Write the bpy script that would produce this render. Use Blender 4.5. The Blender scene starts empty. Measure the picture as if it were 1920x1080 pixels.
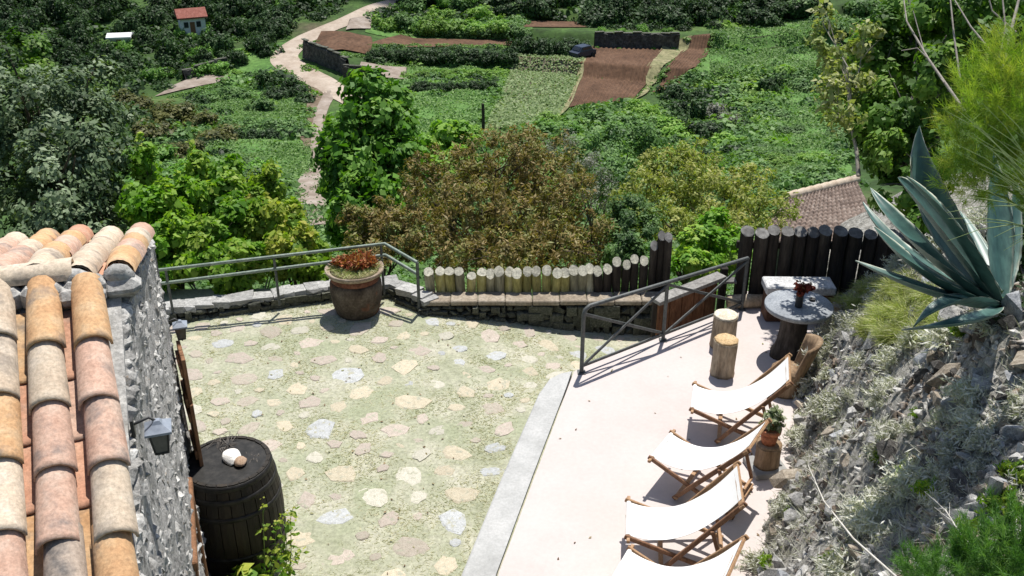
import bpy, bmesh, math, random
import numpy as np
from mathutils import Vector, Matrix, Quaternion, noise

R = math.radians
random.seed(7)
S = bpy.context.scene
COL = S.collection

# ------------------------------------------------------------------ camera, sky, sun, exposure
PITCH, FPX, CAMH = R(27), 1870.0, 6.0
cam = bpy.data.cameras.new("camera")
cam.lens = FPX / 1920 * 36
cam.sensor_width = 36
cam.clip_start = 0.05
cam.clip_end = 6000
camo = bpy.data.objects.new("camera", cam)
camo.location = (0, 0, CAMH)
camo.rotation_euler = (math.pi / 2 - PITCH, 0, 0)
COL.objects.link(camo)
S.camera = camo

SUN_EL, SUN_AZ = R(68), R(17)           # azimuth clockwise from +Y
to_sun = Vector((math.sin(SUN_AZ) * math.cos(SUN_EL), math.cos(SUN_AZ) * math.cos(SUN_EL), math.sin(SUN_EL)))
w = bpy.data.worlds.new("World")
S.world = w
w.use_nodes = True
nt = w.node_tree
bg = nt.nodes["Background"]
sky = nt.nodes.new("ShaderNodeTexSky")
sky.sky_type = 'NISHITA'
sky.sun_disc = False
sky.sun_elevation = SUN_EL
sky.sun_rotation = SUN_AZ
nt.links.new(sky.outputs[0], bg.inputs[0])
bg.inputs[1].default_value = 0.092
sun = bpy.data.lights.new("sun", 'SUN')
sun.energy = 4.8
sun.angle = R(0.5)
sun.color = (1.0, 0.965, 0.9)
suno = bpy.data.objects.new("sun", sun)
suno.rotation_euler = to_sun.to_track_quat('Z', 'Y').to_euler()
suno.location = (0, 0, 40)
COL.objects.link(suno)
S.view_settings.view_transform = 'Standard'
S.view_settings.look = 'None'
S.view_settings.exposure = 0.38
S.view_settings.gamma = 1.0

# ------------------------------------------------------------------ photo geometry: pixels of the photograph to places
CP, SP = math.cos(PITCH), math.sin(PITCH)


def ray(u, v):
    a, b = (u - 960) / FPX, (v - 540) / FPX
    return Vector((a, CP - b * SP, -(SP + b * CP)))


def P(u, v, z=0.0):
    r = ray(u, v)
    return Vector((0, 0, CAMH)) + r * ((z - CAMH) / r.z)


def D(u, v, d):
    return Vector((0, 0, CAMH)) + ray(u, v) * d


_ty = [-300, -60, -3, 2, 6, 11.6, 14, 20, 30, 45, 60, 75, 95, 106, 120.5, 122.2, 132.5, 134, 142.5, 143.7, 149.5, 150.7, 165, 200, 300, 500, 1000, 2500]
_tz = [60, 20, 3.5, 0, -.8, -.9, -2.4, -5.2, -10, -15.5, -19.5, -22.3, -25.4, -26.5, -26.7, -25.3, -25.3, -23.8, -23.7, -22.5, -22.3, -21.2, -19.2, -12, 8, 48, 140, 420]


def zt(x, y):
    k = np.clip((y - 30) / 40, 0, 1)
    yq = y + k * (.10 * x + 1.2 * np.sin(x * .13))
    f = np.clip((x + 21) / 8, 0, 1) * np.clip((170 - y) / 4, 0, 1) * np.clip((y - 104) / 3, 0, 1)
    z = f * np.interp(yq, _ty, _tz) + (1 - f) * np.interp(yq, [q for q in _ty if not 107 < q < 160], [b for a, b in zip(_ty, _tz) if not 107 < a < 160])
    z = z + k * (1.0 * np.sin(x * .045 + y * .02) + .35 * np.sin(y * .11 - x * .06 + 1.3))
    z = z + k * .10 * np.maximum(0, x - .22 * y)
    z = z + .06 * k * np.maximum(0, -x - .30 * y)
    return z


def ter(u, v):
    r = ray(u, v)
    d, step = 11.0, .25
    while d < 900:
        p = r * d
        if CAMH + p.z < zt(p.x, p.y):
            lo, hi = d - step, d
            for _ in range(12):
                m = (lo + hi) / 2
                q = r * m
                if CAMH + q.z < zt(q.x, q.y):
                    hi = m
                else:
                    lo = m
            q = r * hi
            return Vector((q.x, q.y, float(zt(q.x, q.y))))
        d += step
        step *= 1.01
    q = r * 900
    return Vector((q.x, q.y, CAMH + q.z))


def depth(p):
    return p.y * CP - (p.z - CAMH) * SP


# ------------------------------------------------------------------ materials
MATS = {}


def _base(name):
    m = bpy.data.materials.new(name)
    m.use_nodes = True
    n = m.node_tree
    for x in list(n.nodes):
        n.nodes.remove(x)
    out = n.nodes.new("ShaderNodeOutputMaterial")
    return m, n, out


def ramp(n, cols, pos=None):
    r = n.nodes.new("ShaderNodeValToRGB")
    e = r.color_ramp.elements
    k = len(cols)
    pos = pos or [i / max(1, k - 1) for i in range(k)]
    while len(e) < k:
        e.new(0.5)
    for i in range(k):
        e[i].position = pos[i]
        c = cols[i]
        e[i].color = (c[0], c[1], c[2], 1)
    return r


def mix(n, a, b, fac, mode='MIX'):
    m = n.nodes.new("ShaderNodeMix")
    m.data_type = 'RGBA'
    m.blend_type = mode
    if hasattr(fac, 'default_value') or hasattr(fac, 'links'):
        n.links.new(fac, m.inputs[0])
    else:
        m.inputs[0].default_value = fac
    for s, i in ((a, 6), (b, 7)):
        if isinstance(s, tuple):
            m.inputs[i].default_value = (*s, 1)
        else:
            n.links.new(s, m.inputs[i])
    return m.outputs[2]


def mk(name, cols, scale=4, rough=.85, bump=.3, detail=6, objrand=0.0, dist=.02, pos=None, stretch=None, cols2=None,
       scale2=1.2, pos2=None, spec=.3, metal=0, fine=0, world=False, islandrand=0.0, finek=.42):
    """noise -> ramp colour (+ second, larger stain layer cols2) + bump"""
    if name in MATS:
        return MATS[name]
    m, n, out = _base(name)
    b = n.nodes.new("ShaderNodeBsdfPrincipled")
    n.links.new(b.outputs[0], out.inputs[0])
    tc = n.nodes.new("ShaderNodeTexCoord")
    vec = tc.outputs["Object"]
    if world:
        g = n.nodes.new("ShaderNodeNewGeometry")
        vec = g.outputs["Position"]
    oi = n.nodes.new("ShaderNodeObjectInfo")
    if not world:
        ad = n.nodes.new("ShaderNodeVectorMath")
        ad.operation = 'MULTIPLY_ADD'
        cmb = n.nodes.new("ShaderNodeCombineXYZ")
        for i in range(3):
            n.links.new(oi.outputs["Random"], cmb.inputs[i])
        n.links.new(cmb.outputs[0], ad.inputs[0])
        ad.inputs[1].default_value = (37, 23, 51)
        n.links.new(vec, ad.inputs[2])
        vec = ad.outputs[0]
    if stretch:
        mp = n.nodes.new("ShaderNodeMapping")
        mp.inputs[3].default_value = stretch
        n.links.new(vec, mp.inputs[0])
        vec = mp.outputs[0]

    def nz(sc, de, r=.6):
        t = n.nodes.new("ShaderNodeTexNoise")
        t.inputs["Scale"].default_value = sc
        t.inputs["Detail"].default_value = de
        t.inputs["Roughness"].default_value = r
        n.links.new(vec, t.inputs["Vector"])
        return t.outputs["Fac"]
    f = nz(scale, detail, .65)
    pos = pos or ([.3 + .4 * i / max(1, len(cols) - 1) for i in range(len(cols))])
    r = ramp(n, cols, pos)
    n.links.new(f, r.inputs[0])
    c = r.outputs[0]
    if cols2:
        f2 = nz(scale2, 5, .6)
        r2 = ramp(n, [(0, 0, 0), (1, 1, 1)], pos2 or [.48, .62])
        n.links.new(f2, r2.inputs[0])
        c = mix(n, c, cols2, r2.outputs[0])
    if fine:
        f3 = nz(fine, 3, .7)
        r3 = ramp(n, [(1 - finek,) * 3, (1 + finek * .55,) * 3], [.3, .7])
        n.links.new(f3, r3.inputs[0])
        c = mix(n, c, r3.outputs[0], 1.0, 'MULTIPLY')
    if objrand:
        hs = n.nodes.new("ShaderNodeHueSaturation")
        mr = n.nodes.new("ShaderNodeMapRange")
        mr.inputs[3].default_value = 1 - objrand
        mr.inputs[4].default_value = 1 + objrand
        n.links.new(oi.outputs["Random"], mr.inputs[0])
        n.links.new(mr.outputs[0], hs.inputs["Value"])
        n.links.new(c, hs.inputs["Color"])
        c = hs.outputs[0]
    if islandrand:
        g2 = n.nodes.new("ShaderNodeNewGeometry")
        hs = n.nodes.new("ShaderNodeHueSaturation")
        mr = n.nodes.new("ShaderNodeMapRange")
        mr.inputs[3].default_value = 1 - islandrand
        mr.inputs[4].default_value = 1 + islandrand
        n.links.new(g2.outputs["Random Per Island"], mr.inputs[0])
        n.links.new(mr.outputs[0], hs.inputs["Value"])
        n.links.new(c, hs.inputs["Color"])
        c = hs.outputs[0]
    n.links.new(c, b.inputs["Base Color"])
    b.inputs["Roughness"].default_value = rough
    b.inputs["Specular IOR Level"].default_value = spec
    b.inputs["Metallic"].default_value = metal
    if bump:
        bp = n.nodes.new("ShaderNodeBump")
        bp.inputs["Strength"].default_value = bump
        bp.inputs["Distance"].default_value = dist
        n.links.new(nz(scale * 2.2, 8, .7), bp.inputs["Height"])
        n.links.new(bp.outputs[0], b.inputs["Normal"])
    MATS[name] = m
    return m


def leafmat(name, cols, trans=.35, rough=.55, tcol=None, spec=.25):
    """per-leaf colour from the 'tint' attribute, diffuse plus light coming through the leaf"""
    if name in MATS:
        return MATS[name]
    m, n, out = _base(name)
    at = n.nodes.new("ShaderNodeAttribute")
    at.attribute_name = "tint"
    r = ramp(n, cols)
    n.links.new(at.outputs["Fac"], r.inputs[0])
    oi = n.nodes.new("ShaderNodeObjectInfo")
    hs = n.nodes.new("ShaderNodeHueSaturation")
    mr = n.nodes.new("ShaderNodeMapRange")
    mr.inputs[3].default_value = .8
    mr.inputs[4].default_value = 1.2
    n.links.new(oi.outputs["Random"], mr.inputs[0])
    n.links.new(mr.outputs[0], hs.inputs["Value"])
    n.links.new(r.outputs[0], hs.inputs["Color"])
    b = n.nodes.new("ShaderNodeBsdfPrincipled")
    b.inputs["Roughness"].default_value = rough
    b.inputs["Specular IOR Level"].default_value = spec
    n.links.new(hs.outputs[0], b.inputs["Base Color"])
    t = n.nodes.new("ShaderNodeBsdfTranslucent")
    tc = mix(n, hs.outputs[0], tcol or (1.0, 1.15, .35), 1.0, 'MULTIPLY')
    n.links.new(tc, t.inputs["Color"])
    mx = n.nodes.new("ShaderNodeMixShader")
    mx.inputs[0].default_value = trans
    n.links.new(b.outputs[0], mx.inputs[1])
    n.links.new(t.outputs[0], mx.inputs[2])
    n.links.new(mx.outputs[0], out.inputs[0])
    MATS[name] = m
    return m


# ------------------------------------------------------------------ mesh helpers
class MB:
    """collects shapes, built as one mesh object"""

    def __init__(s):
        s.v, s.f, s.m, s.sm = [], [], [], []

    def add(s, vs, fs, mi=0, smooth=False):
        o = len(s.v)
        s.v += [tuple(q) for q in vs]
        for f in fs:
            s.f.append([o + i for i in f])
            s.m.append(mi)
            s.sm.append(smooth)

    def box(s, c, size, rot=None, mi=0, bev=0):
        c = Vector(c)
        hx, hy, hz = [q / 2 for q in size]
        M = rot.to_matrix() if isinstance(rot, Quaternion) else (rot if rot else Matrix.Identity(3))
        if bev:
            vs, fs = [], []
            bm = bmesh.new()
            bmesh.ops.create_cube(bm, size=1)
            for q in bm.verts:
                q.co = Vector((q.co.x * size[0], q.co.y * size[1], q.co.z * size[2]))
            bmesh.ops.bevel(bm, geom=bm.edges[:], offset=bev, segments=1, affect='EDGES')
            bm.verts.index_update()
            s.add([c + M @ q.co for q in bm.verts], [[q.index for q in f.verts] for f in bm.faces], mi)
            bm.free()
            return
        vs = [c + M @ Vector((x, y, z)) for x in (-hx, hx) for y in (-hy, hy) for z in (-hz, hz)]
        s.add(vs, [(0, 1, 3, 2), (4, 6, 7, 5), (0, 4, 5, 1), (2, 3, 7, 6), (0, 2, 6, 4), (1, 5, 7, 3)], mi)

    def beam(s, a, b, wd, th, up=(0, 0, 1), mi=0, bev=.003):
        a, b = Vector(a), Vector(b)
        x = (b - a)
        L = x.length
        x.normalize()
        y = Vector(up).cross(x)
        if y.length < 1e-4:
            y = Vector((0, 1, 0)).cross(x)
        y.normalize()
        z = x.cross(y)
        M = Matrix((x, y, z)).transposed()
        s.box((a + b) / 2, (L, wd, th), M, mi, bev)

    def tube(s, pts, rad, n=8, mi=0, caps=True, smooth=True):
        pts = [Vector(q) for q in pts]
        rad = rad if isinstance(rad, (list, tuple)) else [rad] * len(pts)
        vs, fs = [], []
        prev = None
        for i, q in enumerate(pts):
            t = (pts[min(i + 1, len(pts) - 1)] - pts[max(i - 1, 0)])
            t.normalize()
            if prev is None:
                a = t.orthogonal().normalized()
            else:
                a = (prev - t * prev.dot(t))
                a = a.normalized() if a.length > 1e-6 else t.orthogonal().normalized()
            prev = a
            b = t.cross(a)
            for k in range(n):
                an = 2 * math.pi * k / n
                vs.append(q + (a * math.cos(an) + b * math.sin(an)) * rad[i])
        for i in range(len(pts) - 1):
            for k in range(n):
                k2 = (k + 1) % n
                fs.append((i * n + k, i * n + k2, (i + 1) * n + k2, (i + 1) * n + k))
        s.add(vs, fs, mi, smooth)
        if caps:
            L = (len(pts) - 1) * n
            s.add(vs[:n], [tuple(range(n))[::-1]], mi)
            s.add(vs[L:], [tuple(range(n))], mi)

    def lathe(s, prof, n=32, c=(0, 0, 0), mi=0, smooth=True, wob=0, seed=0, mis=None, sharp=()):
        """prof: (r, z) pairs from the bottom up the outside (and down the inside)"""
        c = Vector(c)
        rg = random.Random(seed)
        off = rg.random() * 50
        vs, fs = [], []
        for r, z in prof:
            for k in range(n):
                a = 2 * math.pi * k / n
                q = 1 + (wob * noise.noise((math.cos(a) * 1.3 + off, math.sin(a) * 1.3, z * 2)) if wob else 0)
                vs.append(c + Vector((r * q * math.cos(a), r * q * math.sin(a), z)))
        o = len(s.v)
        s.v += [tuple(q) for q in vs]
        for i in range(len(prof) - 1):
            for k in range(n):
                k2 = (k + 1) % n
                s.f.append([o + i * n + k, o + i * n + k2, o + (i + 1) * n + k2, o + (i + 1) * n + k])
                s.m.append(mis[i] if mis else mi)
                s.sm.append(smooth and i not in sharp)
        for i, rev in ((0, True), (len(prof) - 1, False)):
            if prof[i][0] > 1e-4:
                f = [o + i * n + k for k in range(n)]
                s.f.append(f[::-1] if rev else f)
                s.m.append(mis[min(i, len(prof) - 2)] if mis else mi)
                s.sm.append(False)

    def grid(s, fn, nu, nv, mi=0, smooth=True):
        vs = [fn(i / nu, j / nv) for j in range(nv + 1) for i in range(nu + 1)]
        fs = [(j * (nu + 1) + i, j * (nu + 1) + i + 1, (j + 1) * (nu + 1) + i + 1, (j + 1) * (nu + 1) + i)
              for j in range(nv) for i in range(nu)]
        s.add(vs, fs, mi, smooth)

    def mesh(s, name, mats):
        me = bpy.data.meshes.new(name)
        me.from_pydata(s.v, [], s.f)
        for m in (mats if isinstance(mats, (list, tuple)) else [mats]):
            me.materials.append(m)
        me.polygons.foreach_set("material_index", s.m)
        me.polygons.foreach_set("use_smooth", s.sm)
        me.update()
        return me

    def build(s, name, mats, parent=None, **k):
        return obj(name, s.mesh(name, mats), parent, **k)


def obj(name, me, parent=None, loc=None, rot=None, scale=None, label=None, cat=None, group=None, kind=None):
    o = bpy.data.objects.new(name, me)
    COL.objects.link(o)
    if parent:
        o.parent = parent
        if parent.get('world_parts'):
            o.matrix_parent_inverse = Matrix.Translation(-Vector(parent.location))
    if loc is not None:
        o.location = loc
    if rot is not None:
        if isinstance(rot, Quaternion):
            o.rotation_mode = 'QUATERNION'
            o.rotation_quaternion = rot
        else:
            o.rotation_euler = rot
    if scale is not None:
        o.scale = scale if isinstance(scale, (tuple, list)) else (scale,) * 3
    tag(o, label, cat, group, kind)
    return o


def tag(o, label=None, cat=None, group=None, kind=None):
    if label:
        o['label'] = label
    if cat:
        o['category'] = cat
    if group:
        o['group'] = group
    if kind:
        o['kind'] = kind
    return o


def thing(name, loc, label, cat, group=None, rz=0, world=True):
    """an Empty at the thing's base; parts may be given in world coordinates (world=True) or local ones"""
    o = bpy.data.objects.new(name, None)
    o.empty_display_size = .1
    COL.objects.link(o)
    o.location = loc
    o.rotation_euler = (0, 0, rz)
    if world:
        o['world_parts'] = 1
    return tag(o, label, cat, group)


KIDS = {}


def copy_tree(root, loc, rz, label=None, group=None, scale=None):
    def go(o, par):
        c = o.copy()
        COL.objects.link(c)
        c.parent = par
        for ch in [q for q in o.children]:
            go(ch, c)
        return c
    c = go(root, None)
    c.location = loc
    c.rotation_euler = (0, 0, rz)
    if scale:
        c.scale = (scale,) * 3
    if label:
        c['label'] = label
    if group:
        c['group'] = group
    return c


# ---- leaves
def leaf_mesh(name, C, N, T, size, aspect, tint, mat, fold=0.0):
    """C centres, N normals, T tip directions (n,3); size (n,), kite leaves"""
    n = len(C)
    N = N / (np.linalg.norm(N, axis=1, keepdims=True) + 1e-9)
    T = T - N * np.sum(T * N, axis=1, keepdims=True)
    T = T / (np.linalg.norm(T, axis=1, keepdims=True) + 1e-9)
    Bn = np.cross(N, T)
    L = size[:, None] * .5
    W = L * aspect
    V = np.empty((n, 4, 3))
    V[:, 0] = C - T * L
    V[:, 1] = C + Bn * W - T * L * .15 + N * W * fold
    V[:, 2] = C + T * L
    V[:, 3] = C - Bn * W - T * L * .15 + N * W * fold
    me = bpy.data.meshes.new(name)
    me.vertices.add(n * 4)
    me.vertices.foreach_set("co", V.reshape(-1).astype(np.float32))
    me.loops.add(n * 4)
    me.loops.foreach_set("vertex_index", np.arange(n * 4, dtype=np.int32))
    me.polygons.add(n)
    me.polygons.foreach_set("loop_start", np.arange(0, n * 4, 4, dtype=np.int32))
    me.update(calc_edges=True)
    a = me.attributes.new("tint", 'FLOAT', 'FACE')
    a.data.foreach_set("value", np.clip(tint, 0, 1).astype(np.float32))
    me.materials.append(mat)
    return me


def blade_mesh(name, base, tip, width, tint, mat):
    """thin triangles from base to tip, (n,3) each"""
    n = len(base)
    d = tip - base
    rg = np.random.default_rng(n)
    side = np.cross(d, rg.normal(size=(n, 3)))
    side /= (np.linalg.norm(side, axis=1, keepdims=True) + 1e-9)
    V = np.empty((n, 3, 3))
    V[:, 0] = base - side * width[:, None] / 2
    V[:, 1] = base + side * width[:, None] / 2
    V[:, 2] = tip
    me = bpy.data.meshes.new(name)
    me.vertices.add(n * 3)
    me.vertices.foreach_set("co", V.reshape(-1).astype(np.float32))
    me.loops.add(n * 3)
    me.loops.foreach_set("vertex_index", np.arange(n * 3, dtype=np.int32))
    me.polygons.add(n)
    me.polygons.foreach_set("loop_start", np.arange(0, n * 3, 3, dtype=np.int32))
    me.update(calc_edges=True)
    a = me.attributes.new("tint", 'FLOAT', 'FACE')
    a.data.foreach_set("value", np.clip(tint, 0, 1).astype(np.float32))
    me.materials.append(mat)
    return me


def crown(name, blobs, count, size, mat, seed=0, aspect=.55, clump=.28, nclump=None, up=.5, shell=.55, droop=0.0,
          jit=.35, fold=.25, sd=.3):
    """blobs: (centre, (rx,ry,rz)); leaves sit in many small clumps spread through the blobs"""
    rg = np.random.default_rng(seed)
    vol = np.array([b[1][0] * b[1][1] * b[1][2] for b in blobs]) ** .67
    vol = vol / vol.sum()
    Cs, Ns, Ts, tint = [], [], [], []
    for (c, rr), fr in zip(blobs, vol):
        c = np.array(c)
        rr = np.array(rr)
        n = int(count * fr)
        m = nclump or max(10, int(1.3 * (rr.mean() / clump) ** 2 * 2.2))
        d = rg.normal(size=(m, 3))
        d /= np.linalg.norm(d, axis=1, keepdims=True)
        rad = shell + (1 - shell) * rg.random((m, 1)) ** .6 + rg.normal(0, .11, (m, 1))
        cc = c + d * rr * rad
        csz = clump * (0.6 + .8 * rg.random(m))
        ct = rg.random(m)
        k = rg.integers(0, m, n)
        e = rg.normal(size=(n, 3))
        e /= np.linalg.norm(e, axis=1, keepdims=True)
        q = cc[k] + e * (csz[k] * rg.random(n) ** .5)[:, None]
        nn = e * .6 + d[k] * .6 + np.array([0, 0, up]) + rg.normal(0, jit, (n, 3))
        tt = e * .6 + d[k] * .7 + np.array([0, 0, -droop]) + rg.normal(0, .6, (n, 3))
        Cs.append(q)
        Ns.append(nn)
        Ts.append(tt)
        tint.append(.68 * ct[k] + .34 * rg.random(n))
    C, N, T = map(np.concatenate, (Cs, Ns, Ts))
    tint = np.concatenate(tint)
    sz = size * np.clip(1 + sd * rg.normal(size=len(C)), .4, 1.8)
    return leaf_mesh(name, C, N, T, sz, aspect, tint, mat, fold)


def branches(base, blobs, r0, seed, twigs=3):
    """a trunk with limbs that lead into the crown's blobs"""
    rg = random.Random(seed)
    mb = MB()
    base = Vector(base)
    cen = sum((Vector(b[0]) for b in blobs), Vector()) / len(blobs)
    fork = base.lerp(cen, .45)
    fork.x = base.x * .7 + cen.x * .3
    mid = base.lerp(fork, .5) + Vector((rg.uniform(-.1, .1), rg.uniform(-.1, .1), 0))
    mb.tube([base, mid, fork], [r0 * 1.25, r0, r0 * .8], 8)
    for c, rr in blobs:
        c = Vector(c)
        m = fork.lerp(c, .5) + Vector((rg.uniform(-1, 1), rg.uniform(-1, 1), rg.uniform(-.3, 1))) * (c - fork).length * .1
        mb.tube([fork, m, c], [r0 * .6, r0 * .4, r0 * .18], 6)
        for _ in range(twigs):
            d = Vector((rg.gauss(0, 1), rg.gauss(0, 1), rg.gauss(.4, .8))).normalized()
            e = c + Vector((d.x * rr[0], d.y * rr[1], d.z * rr[2])) * .95
            s0 = m.lerp(c, rg.random())
            mb.tube([s0, s0.lerp(e, .5) + Vector((0, 0, .05 * (e - s0).length)), e], [r0 * .22, r0 * .14, r0 * .05], 5)
    return mb


def plant(name, label, cat, base, blobs, leaves, trunk=None, group=None, r0=.08, seed=1, twigs=3, tm=None):
    """tree or shrub: trunk (or stems) and crown"""
    t = thing(name, base, label, cat, group)
    branches(base, blobs, r0, seed, twigs).build("trunk", tm or M_BARK, t)
    obj("crown", crown("crown", blobs, *leaves[0], seed=seed, **leaves[1]), t)
    return t


# ---- rocks
def hull_mesh(name, pts, mat, bev=0):
    bm = bmesh.new()
    for q in pts:
        bm.verts.new(q)
    r = bmesh.ops.convex_hull(bm, input=bm.verts[:])
    junk = [g for g in r['geom_interior'] + r['geom_unused'] if isinstance(g, bmesh.types.BMVert)]
    bmesh.ops.delete(bm, geom=list(set(junk)), context='VERTS')
    me = bpy.data.meshes.new(name)
    bm.to_mesh(me)
    bm.free()
    me.materials.append(mat)
    return me


def rock_pts(seed, flat=.7, n=15, boxy=False):
    rg = random.Random(seed)
    out = []
    if boxy:
        for sx in (-1, 1):
            for sy in (-1, 1):
                for sz in (-1, 1):
                    out.append(Vector((sx * .5 * rg.uniform(.75, 1), sy * .5 * rg.uniform(.75, 1), sz * .5 * rg.uniform(.72, 1))))
        for k in range(5):
            v = Vector((rg.uniform(-.5, .5), rg.uniform(-.5, .5), rg.uniform(-.45, .45)))
            out.append(v.normalized() * .56)
        return out
    for k in range(n):
        v = Vector((rg.gauss(0, 1), rg.gauss(0, 1), rg.gauss(0, 1))).normalized() * rg.uniform(.42, .56)
        out.append(Vector((v.x, v.y * rg.uniform(.85, 1), v.z * flat)))
    return out


def join_hulls(name, items, mat):
    """items: (pts, Matrix4) -> one mesh"""
    cache = {}
    V, F = [], []
    for key, M in items:
        if key not in cache:
            me = hull_mesh("tmp", rock_pts(key[0], .75, max(10, key[1]), boxy=key[2]), mat)
            cache[key] = ([v.co.copy() for v in me.vertices], [list(p.vertices) for p in me.polygons])
            bpy.data.meshes.remove(me)
        vs, fs = cache[key]
        o = len(V)
        V += [tuple(M @ v) for v in vs]
        F += [[o + i for i in f] for f in fs]
    me = bpy.data.meshes.new(name)
    me.from_pydata(V, [], F)
    me.materials.append(mat)
    return me


# ------------------------------------------------------------------ the materials of the place
M_BARK = mk("bark", [(.035, .025, .018), (.09, .068, .05), (.14, .11, .085)], 9, .9, .8, stretch=(1, 1, .25))
M_PALEBARK = mk("pale_bark", [(.22, .19, .16), (.42, .38, .33)], 12, .85, .4)
M_TERRAIN = mk("hillside", [(.020, .038, .009), (.036, .075, .016), (.065, .125, .026), (.09, .12, .036)], .12, .95, .6, detail=9,
               world=True, fine=1.3, dist=.3, cols2=(.10, .085, .05), scale2=.05, pos2=[.6, .72])
M_MEADOW = mk("meadow", [(.05, .12, .025), (.09, .19, .04), (.14, .25, .065)], .25, .95, .5, detail=9, world=True, fine=1.6, dist=.2)
M_DIRT = mk("dirt_road", [(.30, .235, .18), (.39, .32, .255), (.47, .40, .33)], .5, .95, .3, world=True, fine=2.5, detail=8, finek=.14)
M_TRACK = mk("track_dirt", [(.17, .13, .10), (.27, .22, .18), (.36, .31, .27)], .6, .95, .3, world=True, fine=2.0, detail=8, finek=.16)
M_SOIL = mk("red_soil", [(.07, .037, .020), (.112, .060, .034), (.15, .086, .052)], .35, .97, .5, world=True, fine=2.2, detail=9)
M_BANKSOIL = mk("bank_soil", [(.10, .07, .045), (.17, .125, .085), (.24, .19, .14)], .6, .95, .4, world=True, fine=2.0, detail=8)
M_DRYGRASS = mk("dry_grass_ground", [(.12, .13, .055), (.21, .20, .10), (.30, .265, .155)], .5, .95, .4, world=True, fine=2.0)
M_CROPSOIL = mk("crop_soil", [(.11, .095, .06), (.16, .14, .095), (.20, .18, .125)], .5, .97, .4, world=True, fine=2.4)
M_DARKSTONE = mk("dark_field_stone", [(.025, .024, .022), (.075, .072, .066), (.16, .15, .135)], 2.2, .9, .8, detail=9, world=True, dist=.2, fine=5)
M_PATIO = mk("patio_moss", [(.27, .28, .185), (.34, .345, .245), (.405, .395, .30), (.455, .435, .355)], 2.4, .95, .5, detail=10, world=True,
             fine=26, pos=[.32, .45, .58, .7], finek=.3, cols2=(.295, .315, .205), scale2=1.1, pos2=[.5, .66])
M_FLAGS = [mk("flag_" + n, c, 9, .9, .35, objrand=.10, fine=38, detail=8, finek=.3, cols2=(.37, .36, .275), scale2=5.5, pos2=[.55, .64]) for n, c in (
    ("pink", [(.36, .315, .26), (.45, .385, .325), (.49, .43, .37)]),
    ("tan", [(.41, .36, .26), (.50, .44, .325), (.54, .485, .37)]),
    ("blue", [(.35, .355, .345), (.43, .44, .435), (.50, .505, .50)]),
    ("cream", [(.40, .385, .31), (.48, .455, .375), (.53, .50, .42)]),
    ("brown", [(.32, .285, .225), (.40, .35, .285), (.45, .40, .335)]))]
M_TERRACE = mk("terrace_concrete", [(.465, .405, .385), (.515, .455, .435), (.535, .48, .46)], .9, .9, .15, detail=9, world=True, fine=22, finek=.05, cols2=(.48, .44, .415), scale2=.8,
               pos=[.3, .5, .7])
M_KERB = mk("kerb_concrete", [(.33, .33, .32), (.41, .41, .40), (.48, .475, .465)], 3, .9, .25, detail=9, world=True, fine=40, finek=.15)
M_LEDGE = mk("ledge_stone", [(.20, .16, .12), (.30, .25, .19), (.38, .33, .27)], 5, .92, .3, fine=30)
M_WALLSTONE = mk("grey_wall_stone", [(.07, .068, .066), (.19, .185, .18), (.34, .33, .315)], 6, .92, .6, objrand=.3, detail=9, fine=45)
M_LOWSTONE = mk("low_wall_stone", [(.03, .034, .026), (.085, .088, .066), (.18, .175, .15)], 7, .92, .6, objrand=.3, detail=9, fine=40)
M_CAPSTONE = mk("cap_stone", [(.20, .20, .195), (.36, .355, .34), (.52, .51, .49)], 6, .92, .6, objrand=.15, detail=9, fine=40)
M_HOUSESTONE = mk("house_wall_stone", [(.21, .205, .195), (.42, .41, .39), (.55, .54, .515)], 13, .92, .8, objrand=.22, detail=10, fine=70, finek=.45,
                  cols2=(.40, .33, .26), scale2=2.4, pos2=[.56, .66])
M_HOUSEMORTAR = mk("house_wall_mortar", [(.17, .163, .155), (.46, .445, .425), (.62, .605, .58)], 14, .95, 1.0, detail=10, fine=60, dist=.03)
M_MORTAR = mk("roof_mortar", [(.27, .26, .245), (.40, .39, .37), (.52, .505, .48)], 9, .95, .6, fine=40)
M_LIME = mk("lime_mortar", [(.50, .50, .50), (.66, .66, .67), (.72, .72, .73)], 9, .95, .4, fine=30)
M_TILES = [mk("tile_" + n, c, 6, .9, .3, objrand=.09, detail=10, fine=55, finek=.3, cols2=st, scale2=5.5, pos2=ps) for n, c, st, ps in (
    ("orange", [(.46, .255, .125), (.55, .34, .18), (.58, .42, .26)], (.25, .20, .16), [.53, .70]),
    ("pink", [(.45, .27, .195), (.53, .35, .265), (.56, .43, .345)], (.23, .19, .17), [.54, .70]),
    ("red", [(.44, .215, .135), (.51, .275, .18), (.54, .34, .24)], (.30, .21, .165), [.56, .74]),
    ("grey", [(.32, .25, .20), (.42, .34, .275), (.50, .41, .33)], (.15, .135, .125), [.46, .64]),
    ("buff", [(.48, .37, .27), (.56, .46, .35), (.59, .51, .42)], (.28, .235, .195), [.53, .70]))]
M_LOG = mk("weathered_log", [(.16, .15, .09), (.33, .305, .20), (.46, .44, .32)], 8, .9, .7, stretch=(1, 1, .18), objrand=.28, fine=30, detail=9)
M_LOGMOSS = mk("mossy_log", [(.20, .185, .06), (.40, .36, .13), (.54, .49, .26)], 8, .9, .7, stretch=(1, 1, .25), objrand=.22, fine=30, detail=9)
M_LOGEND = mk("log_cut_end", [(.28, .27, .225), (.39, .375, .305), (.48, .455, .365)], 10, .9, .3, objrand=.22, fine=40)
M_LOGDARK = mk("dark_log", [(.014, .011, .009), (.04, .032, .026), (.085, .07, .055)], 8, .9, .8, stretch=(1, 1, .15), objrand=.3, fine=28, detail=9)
M_LOGDARKEND = mk("dark_log_end", [(.07, .068, .065), (.15, .145, .14), (.24, .235, .225)], 12, .9, .4, objrand=.2)
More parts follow.
